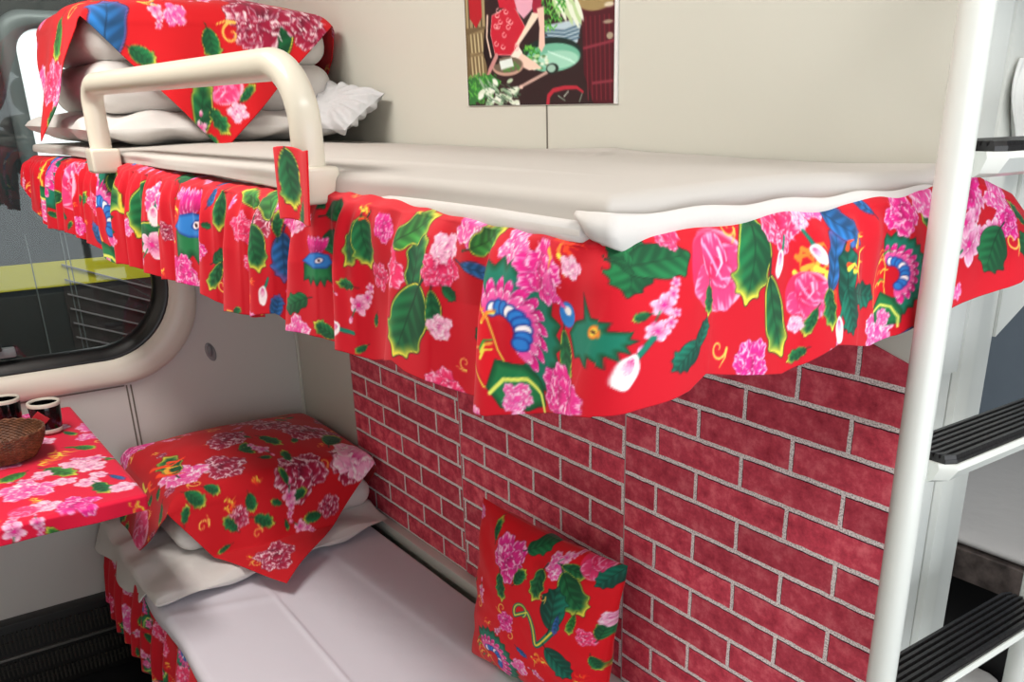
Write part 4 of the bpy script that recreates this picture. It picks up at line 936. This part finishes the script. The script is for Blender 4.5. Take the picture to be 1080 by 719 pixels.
nx_, nz_ = 230, 330; S, T = np.meshgrid(np.linspace(0, 1, nx_), np.linspace(0, 1, nz_))
grid_mesh('poster_print', np.stack([1.040+S*.427, -.0035+0*S, 2.107-T*.60], -1), M['paper'], t, col=C.sample(S*.43, T*.60))
box('poster_backing', (1.038, -.0030, 1.5065), (1.474, -.0002, 2.109), M['white_paper'], t, bev=0)

# ------------------------------------------------------------------ table and what stands on it
t = thing('wall_table', 'small fixed table under the window, hidden beneath its red floral cloth', 'table', (.4, -.98, .76))
box('tabletop', (.01, -1.295, .756), (.773, -.655, .7805), M['cream'], t, bev=.008)
box('support_bracket', (.001, -1.06, .70), (.55, -1.0, .7555), M['cream'], t, bev=.01)
def cup(x, y, label, turn, stk):
    t = thing('tea_cup', label, 'cup', (x, y, .789), 'black tea cups')
    r = .035; hgt = .074
    lathe('cup_body', [(.0, .006), (r*.82, .006), (r*.86, .010), (r*.93, .03), (r, hgt-.006), (r-.001, hgt-.003)], M['ceramic'], (x, y, .789), t)
    lathe('cup_inside', [(.0, .012), (r*.75, .012), (r*.85, .03), (r-.005, hgt-.004)], M['ceramic'], (x, y, .789), t)
    lathe('cup_rim', [(r-.005, hgt-.008), (r-.005, hgt-.001), (r-.003, hgt+.001), (r, hgt+.001), (r+.0015, hgt-.002), (r+.001, hgt-.008)], M['rim'], (x, y, .789), t)
    lathe('cup_foot', [(0, 0), (r*.80, 0), (r*.86, .002), (r*.88, .010), (r*.84, .012)], M['rim'], (x, y, .789), t)
    if stk:
        S, T = np.meshgrid(np.linspace(-1, 1, 14), np.linspace(-1, 1, 14)); a = (S+T)/2*.62; z = (T-S)/2*.021
        rr_ = r*.975+.002
        grid_mesh('paper_diamond', np.stack([x+rr_*np.cos(turn+a), y+rr_*np.sin(turn+a), .789+.040+z], -1), M['sticker'], t, solid=.0006)
cup(.232, -.728, 'black tea cup with a pale rim and red paper diamond, right of the other cup', -.55, True)
cup(.140, -.800, 'black tea cup with a pale rim at the left picture edge behind the basket', 2.5, False)
t = thing('wicker_basket', 'round dark brown wicker basket on the floral table cloth in front of the cups', 'basket', (.40, -.855, .789))
prof = []; R0 = .06; H = .058
for i in range(37):
    f = i/36; prof.append((R0+.026*math.sin(f*PI/2)+.0, .002+H*f))
prof = [(0, .002), (R0*.9, .002)]+prof
wv = lambda i, k: (.0016*math.sin(k*PI/3+(i//2)*PI) if i > 1 else 0)
lathe('basket_side', prof, M['brown'], (.375, -.84, .789), t, n=180, mod=wv, solid=.003)
bm = bmesh.new()
for j in range(2):
    rg = [(.375+(.0865)*math.cos(a), -.84+.0865*math.sin(a), .789+.059+.003*j+.0012*math.sin(a*30+j*PI)) for a in np.linspace(0, 2*PI, 181)]
    tube(bm, rg, .0028, 8, cap=False)
from_bm('basket_rim', bm, M['brown'], t)

# ------------------------------------------------------------------ ladder
t = thing('bunk_ladder', 'white tubular bunk ladder with black ribbed treads at the aisle end of the berths', 'ladder', (2.13, .04, 0))
LX = 2.13
for y in (-.1335, .232):
    bm = bmesh.new(); tube(bm, [(LX, y, z) for z in np.linspace(.002, 2.415, 14)], .0168, 32); from_bm('ladder_rail', bm, M['white_enamel'], t, angle=60)
def rung(z):
    bm = bmesh.new()
    pr_ = [(2.096, z-.004), (2.166, z-.004), (2.169, z-.010), (2.160, z-.024), (2.150, z-.028), (2.112, z-.028), (2.102, z-.024), (2.093, z-.010)]
    y0, y1 = -.118, .217
    vs = []
    for y, s in ((y0, .6), (y0+.012, 1), (y1-.012, 1), (y1, .6)):
        vs.append([bm.verts.new((LX+(x-LX)*s, y, zz)) for x, zz in pr_])
    for A, B in zip(vs, vs[1:]):
        for i in range(len(A)): bm.faces.new((A[i], A[(i+1) % len(A)], B[(i+1) % len(A)], B[i]))
    bm.faces.new(vs[0]); bm.faces.new(vs[-1][::-1])
    ru = from_bm('rung', bm, M['white_enamel'], t, angle=35)
    bm = bmesh.new(); n = 7; x0, x1 = 2.098, 2.164; top = []
    for i in range(n):
        a = x0+(x1-x0)*i/n; w = (x1-x0)/n
        top += [(a+.001, z+.001), (a+.0025, z+.0055), (a+w-.0025, z+.0055), (a+w-.001, z+.001)]
    pts = [(x0, z-.004)]+[(x0, z+.001)]+top+[(x1, z+.001), (x1, z-.004)]
    vs = []
    for y, s in ((y0+.004, .8), (y0+.016, 1), (y1-.016, 1), (y1-.004, .8)):
        vs.append([bm.verts.new((LX+(x-LX)*s, y, zz)) for x, zz in pts])
    for A, B in zip(vs, vs[1:]):
        for i in range(len(A)): bm.faces.new((A[i], A[(i+1) % len(A)], B[(i+1) % len(A)], B[i]))
    bm.faces.new(vs[0]); bm.faces.new(vs[-1][::-1])
    from_bm('tread', bm, M['tread'], ru, smooth=False)
for z in (.235, .538, .841, 1.142, 1.462, 1.78, 2.08): rung(z)

# ------------------------------------------------------------------ neighbouring compartment
t = thing('lower_berth', 'neighbouring lower berth with dark wood edge and white bedding beyond the ladder', 'bunk', (1.2, 1.3, 0))
box('berth_board', (.1, 1.06, .37), (2.05, 1.88, .452), M['wood_edge'], t, bev=.004)
box('berth_box', (.12, 1.16, 0), (1.98, 1.88, .369), M['black'], t, bev=.004)
soft_block('mattress', (.12, 1.075, .456), (2.03, 1.87, .485), .014, M['sheet2'], None, n=16, wr=.001, seed=4, label='white mattress on the neighbouring lower berth seen beyond the ladder', category='mattress')
soft_block('floor_bundle', (1.15, 1.00, .001), (1.72, 1.155, .10), .03, M['sheet2'], None, n=16, wr=.003, seed=4, label='white cloth bundle on the dark floor below the neighbouring berth', category='bundle')
bm = bmesh.new(); prism(bm, [(.286, 1.187), (.70, 1.41), (.70, ZC), (.286, ZC)], 0, 1.93, 1.985); structure(from_bm('trim_12', bm, M['white_enamel'], None, smooth=False))
S, T = np.meshgrid(np.linspace(0, 1, 90), np.linspace(0, 1, 90))
P = np.stack([2.006+.006*np.sin(S*38+T*2)*(.4+.6*T)+.004*T, LC[0]-.012*np.sin(T*5)+S*.14, LC[1]-T*LC[2]+.004*np.sin(S*50)*T], -1)
tag(grid_mesh('lace_curtain', P, M['lace'], solid=.002), 'white gathered lace curtain edge at the right picture border above the top ladder rung', 'curtain')

# ------------------------------------------------------------------ outside: carriage on the next track
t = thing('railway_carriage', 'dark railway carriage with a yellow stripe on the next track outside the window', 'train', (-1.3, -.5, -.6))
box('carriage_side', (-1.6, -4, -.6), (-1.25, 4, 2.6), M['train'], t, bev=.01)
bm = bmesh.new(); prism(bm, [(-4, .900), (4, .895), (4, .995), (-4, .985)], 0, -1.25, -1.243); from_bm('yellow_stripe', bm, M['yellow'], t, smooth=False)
w = bpy.data.objects.new('reflected_window', None)
P = []  # added frame and glowing pane model a window reflected in the glass
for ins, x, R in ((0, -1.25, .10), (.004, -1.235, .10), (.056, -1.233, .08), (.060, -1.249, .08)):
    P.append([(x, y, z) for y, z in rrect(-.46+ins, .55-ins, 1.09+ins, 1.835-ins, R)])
fr = grid_mesh('reflected_window_frame', np.array(P), M['train_grey'], t, wrapu=True)
bm = bmesh.new(); prism(bm, rrect(-.405, .495, 1.145, 1.78, .07), 0, -1.249, -1.245); from_bm('reflected_pane', bm, M['lit'], fr, smooth=False)
bm = bmesh.new()  # slanted pale lines and dark panel imitate reflections in the glass
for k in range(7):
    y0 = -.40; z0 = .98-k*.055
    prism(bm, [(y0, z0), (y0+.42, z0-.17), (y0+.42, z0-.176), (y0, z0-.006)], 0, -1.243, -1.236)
from_bm('reflection_lines', bm, simple('pale reflection streaks', '8a8488', .5), t, smooth=False)
box('reflection_panel', (-1.249, -.41, .45), (-1.2445, .1, .893), M['reflection_dark'], t, bev=0)
for y in (-.385, -.37, -.50): box('reflection_bar', (-1.25, y, -.5), (-1.2425, y+.004, 1.09), M['train_grey'], t, bev=0)  # thin pale bars added for upright reflected lines
structure(box('ground_outside', (-6, -6, -.65), (-.06, 6, -.6), M['floor'], bev=0))

# ------------------------------------------------------------------ lights
def area(name, loc, rot, sx, sy, power, col):
    l = bpy.data.lights.new(name, 'AREA'); l.shape = 'RECTANGLE'; l.size = sx; l.size_y = sy; l.energy = power; l.color = col
    o = bpy.data.objects.new(name, l); o.location = loc; o.rotation_euler = rot; C_.objects.link(o); return o
def ceiling_lamp(x, y, sx, sy, power, col, label):
    t = thing('ceiling_light', label, 'light', (x, y, ZC-.03))
    box('lamp_frame', (x-sx/2-.02, y-sy/2-.02, ZC-.03), (x+sx/2+.02, y+sy/2+.02, ZC-.001), M['white_enamel'], t, bev=.004)
    box('lamp_diffuser', (x-sx/2, y-sy/2, ZC-.036), (x+sx/2, y+sy/2, ZC-.0305), M['diffuser'], t, bev=0)
    o = area('lamp_light', (x, y, ZC-.04), (0, 0, 0), sx, sy, power, col)
ceiling_lamp(.95, -1.1, 1.0, .25, 24, (1, .95, .88), 'long rectangular ceiling light over the middle of the compartment')
ceiling_lamp(2.72, -.5, .3, 1.6, 12, (1, .98, .95), 'rectangular ceiling light over the aisle behind the viewer')
area('window_daylight', (RX+.02, -.35, 1.15), (0, PI/2, 0), 1.15, 2.4, 23, (.92, .96, 1.0))
area('neighbour_light', (1.0, 1.0, ZC-.05), (0, 0, 0), .8, .25, 7, (.92, .96, 1))
area('carriage_fill', (-.35, .3, 2.6), (0, math.radians(25), 0), .4, 3, 44, (1, .97, .9))  # unseen area light added to brighten the carriage and its stripe
wd = bpy.data.worlds.new('World'); bpy.context.scene.world = wd; wd.use_nodes = True
wd.node_tree.nodes['Background'].inputs[0].default_value = (.6, .65, .7, 1); wd.node_tree.nodes['Background'].inputs[1].default_value = .2

# ------------------------------------------------------------------ camera
cam = bpy.data.cameras.new('camera'); co = bpy.data.objects.new('camera', cam); C_.objects.link(co)
yaw, pit, rol, fpx, ppx, ppy = -0.9262235383, -0.3780800661, -0.0105550743, 961.5916, 589.2946, 496.6566
fwd = Vector((math.sin(yaw)*math.cos(pit), math.cos(yaw)*math.cos(pit), math.sin(pit)))
rt = Vector((math.cos(yaw), -math.sin(yaw), 0)); up = rt.cross(fwd)
r2 = rt*math.cos(rol)+up*math.sin(rol); u2 = -rt*math.sin(rol)+up*math.cos(rol)
co.matrix_world = Matrix(((r2.x, u2.x, -fwd.x, 2.64), (r2.y, u2.y, -fwd.y, -1.0), (r2.z, u2.z, -fwd.z, 1.5), (0, 0, 0, 1)))
cam.sensor_width = 36; cam.lens = fpx/1080*36; cam.shift_x = (540-ppx)/1080; cam.shift_y = (ppy-359.5)/1080; cam.clip_start = .05
bpy.context.scene.camera = co
vs_ = bpy.context.scene.view_settings
vs_.view_transform = 'Standard'; vs_.look = 'None'; vs_.gamma = 1; vs_.use_curve_mapping = False; vs_.exposure = 0
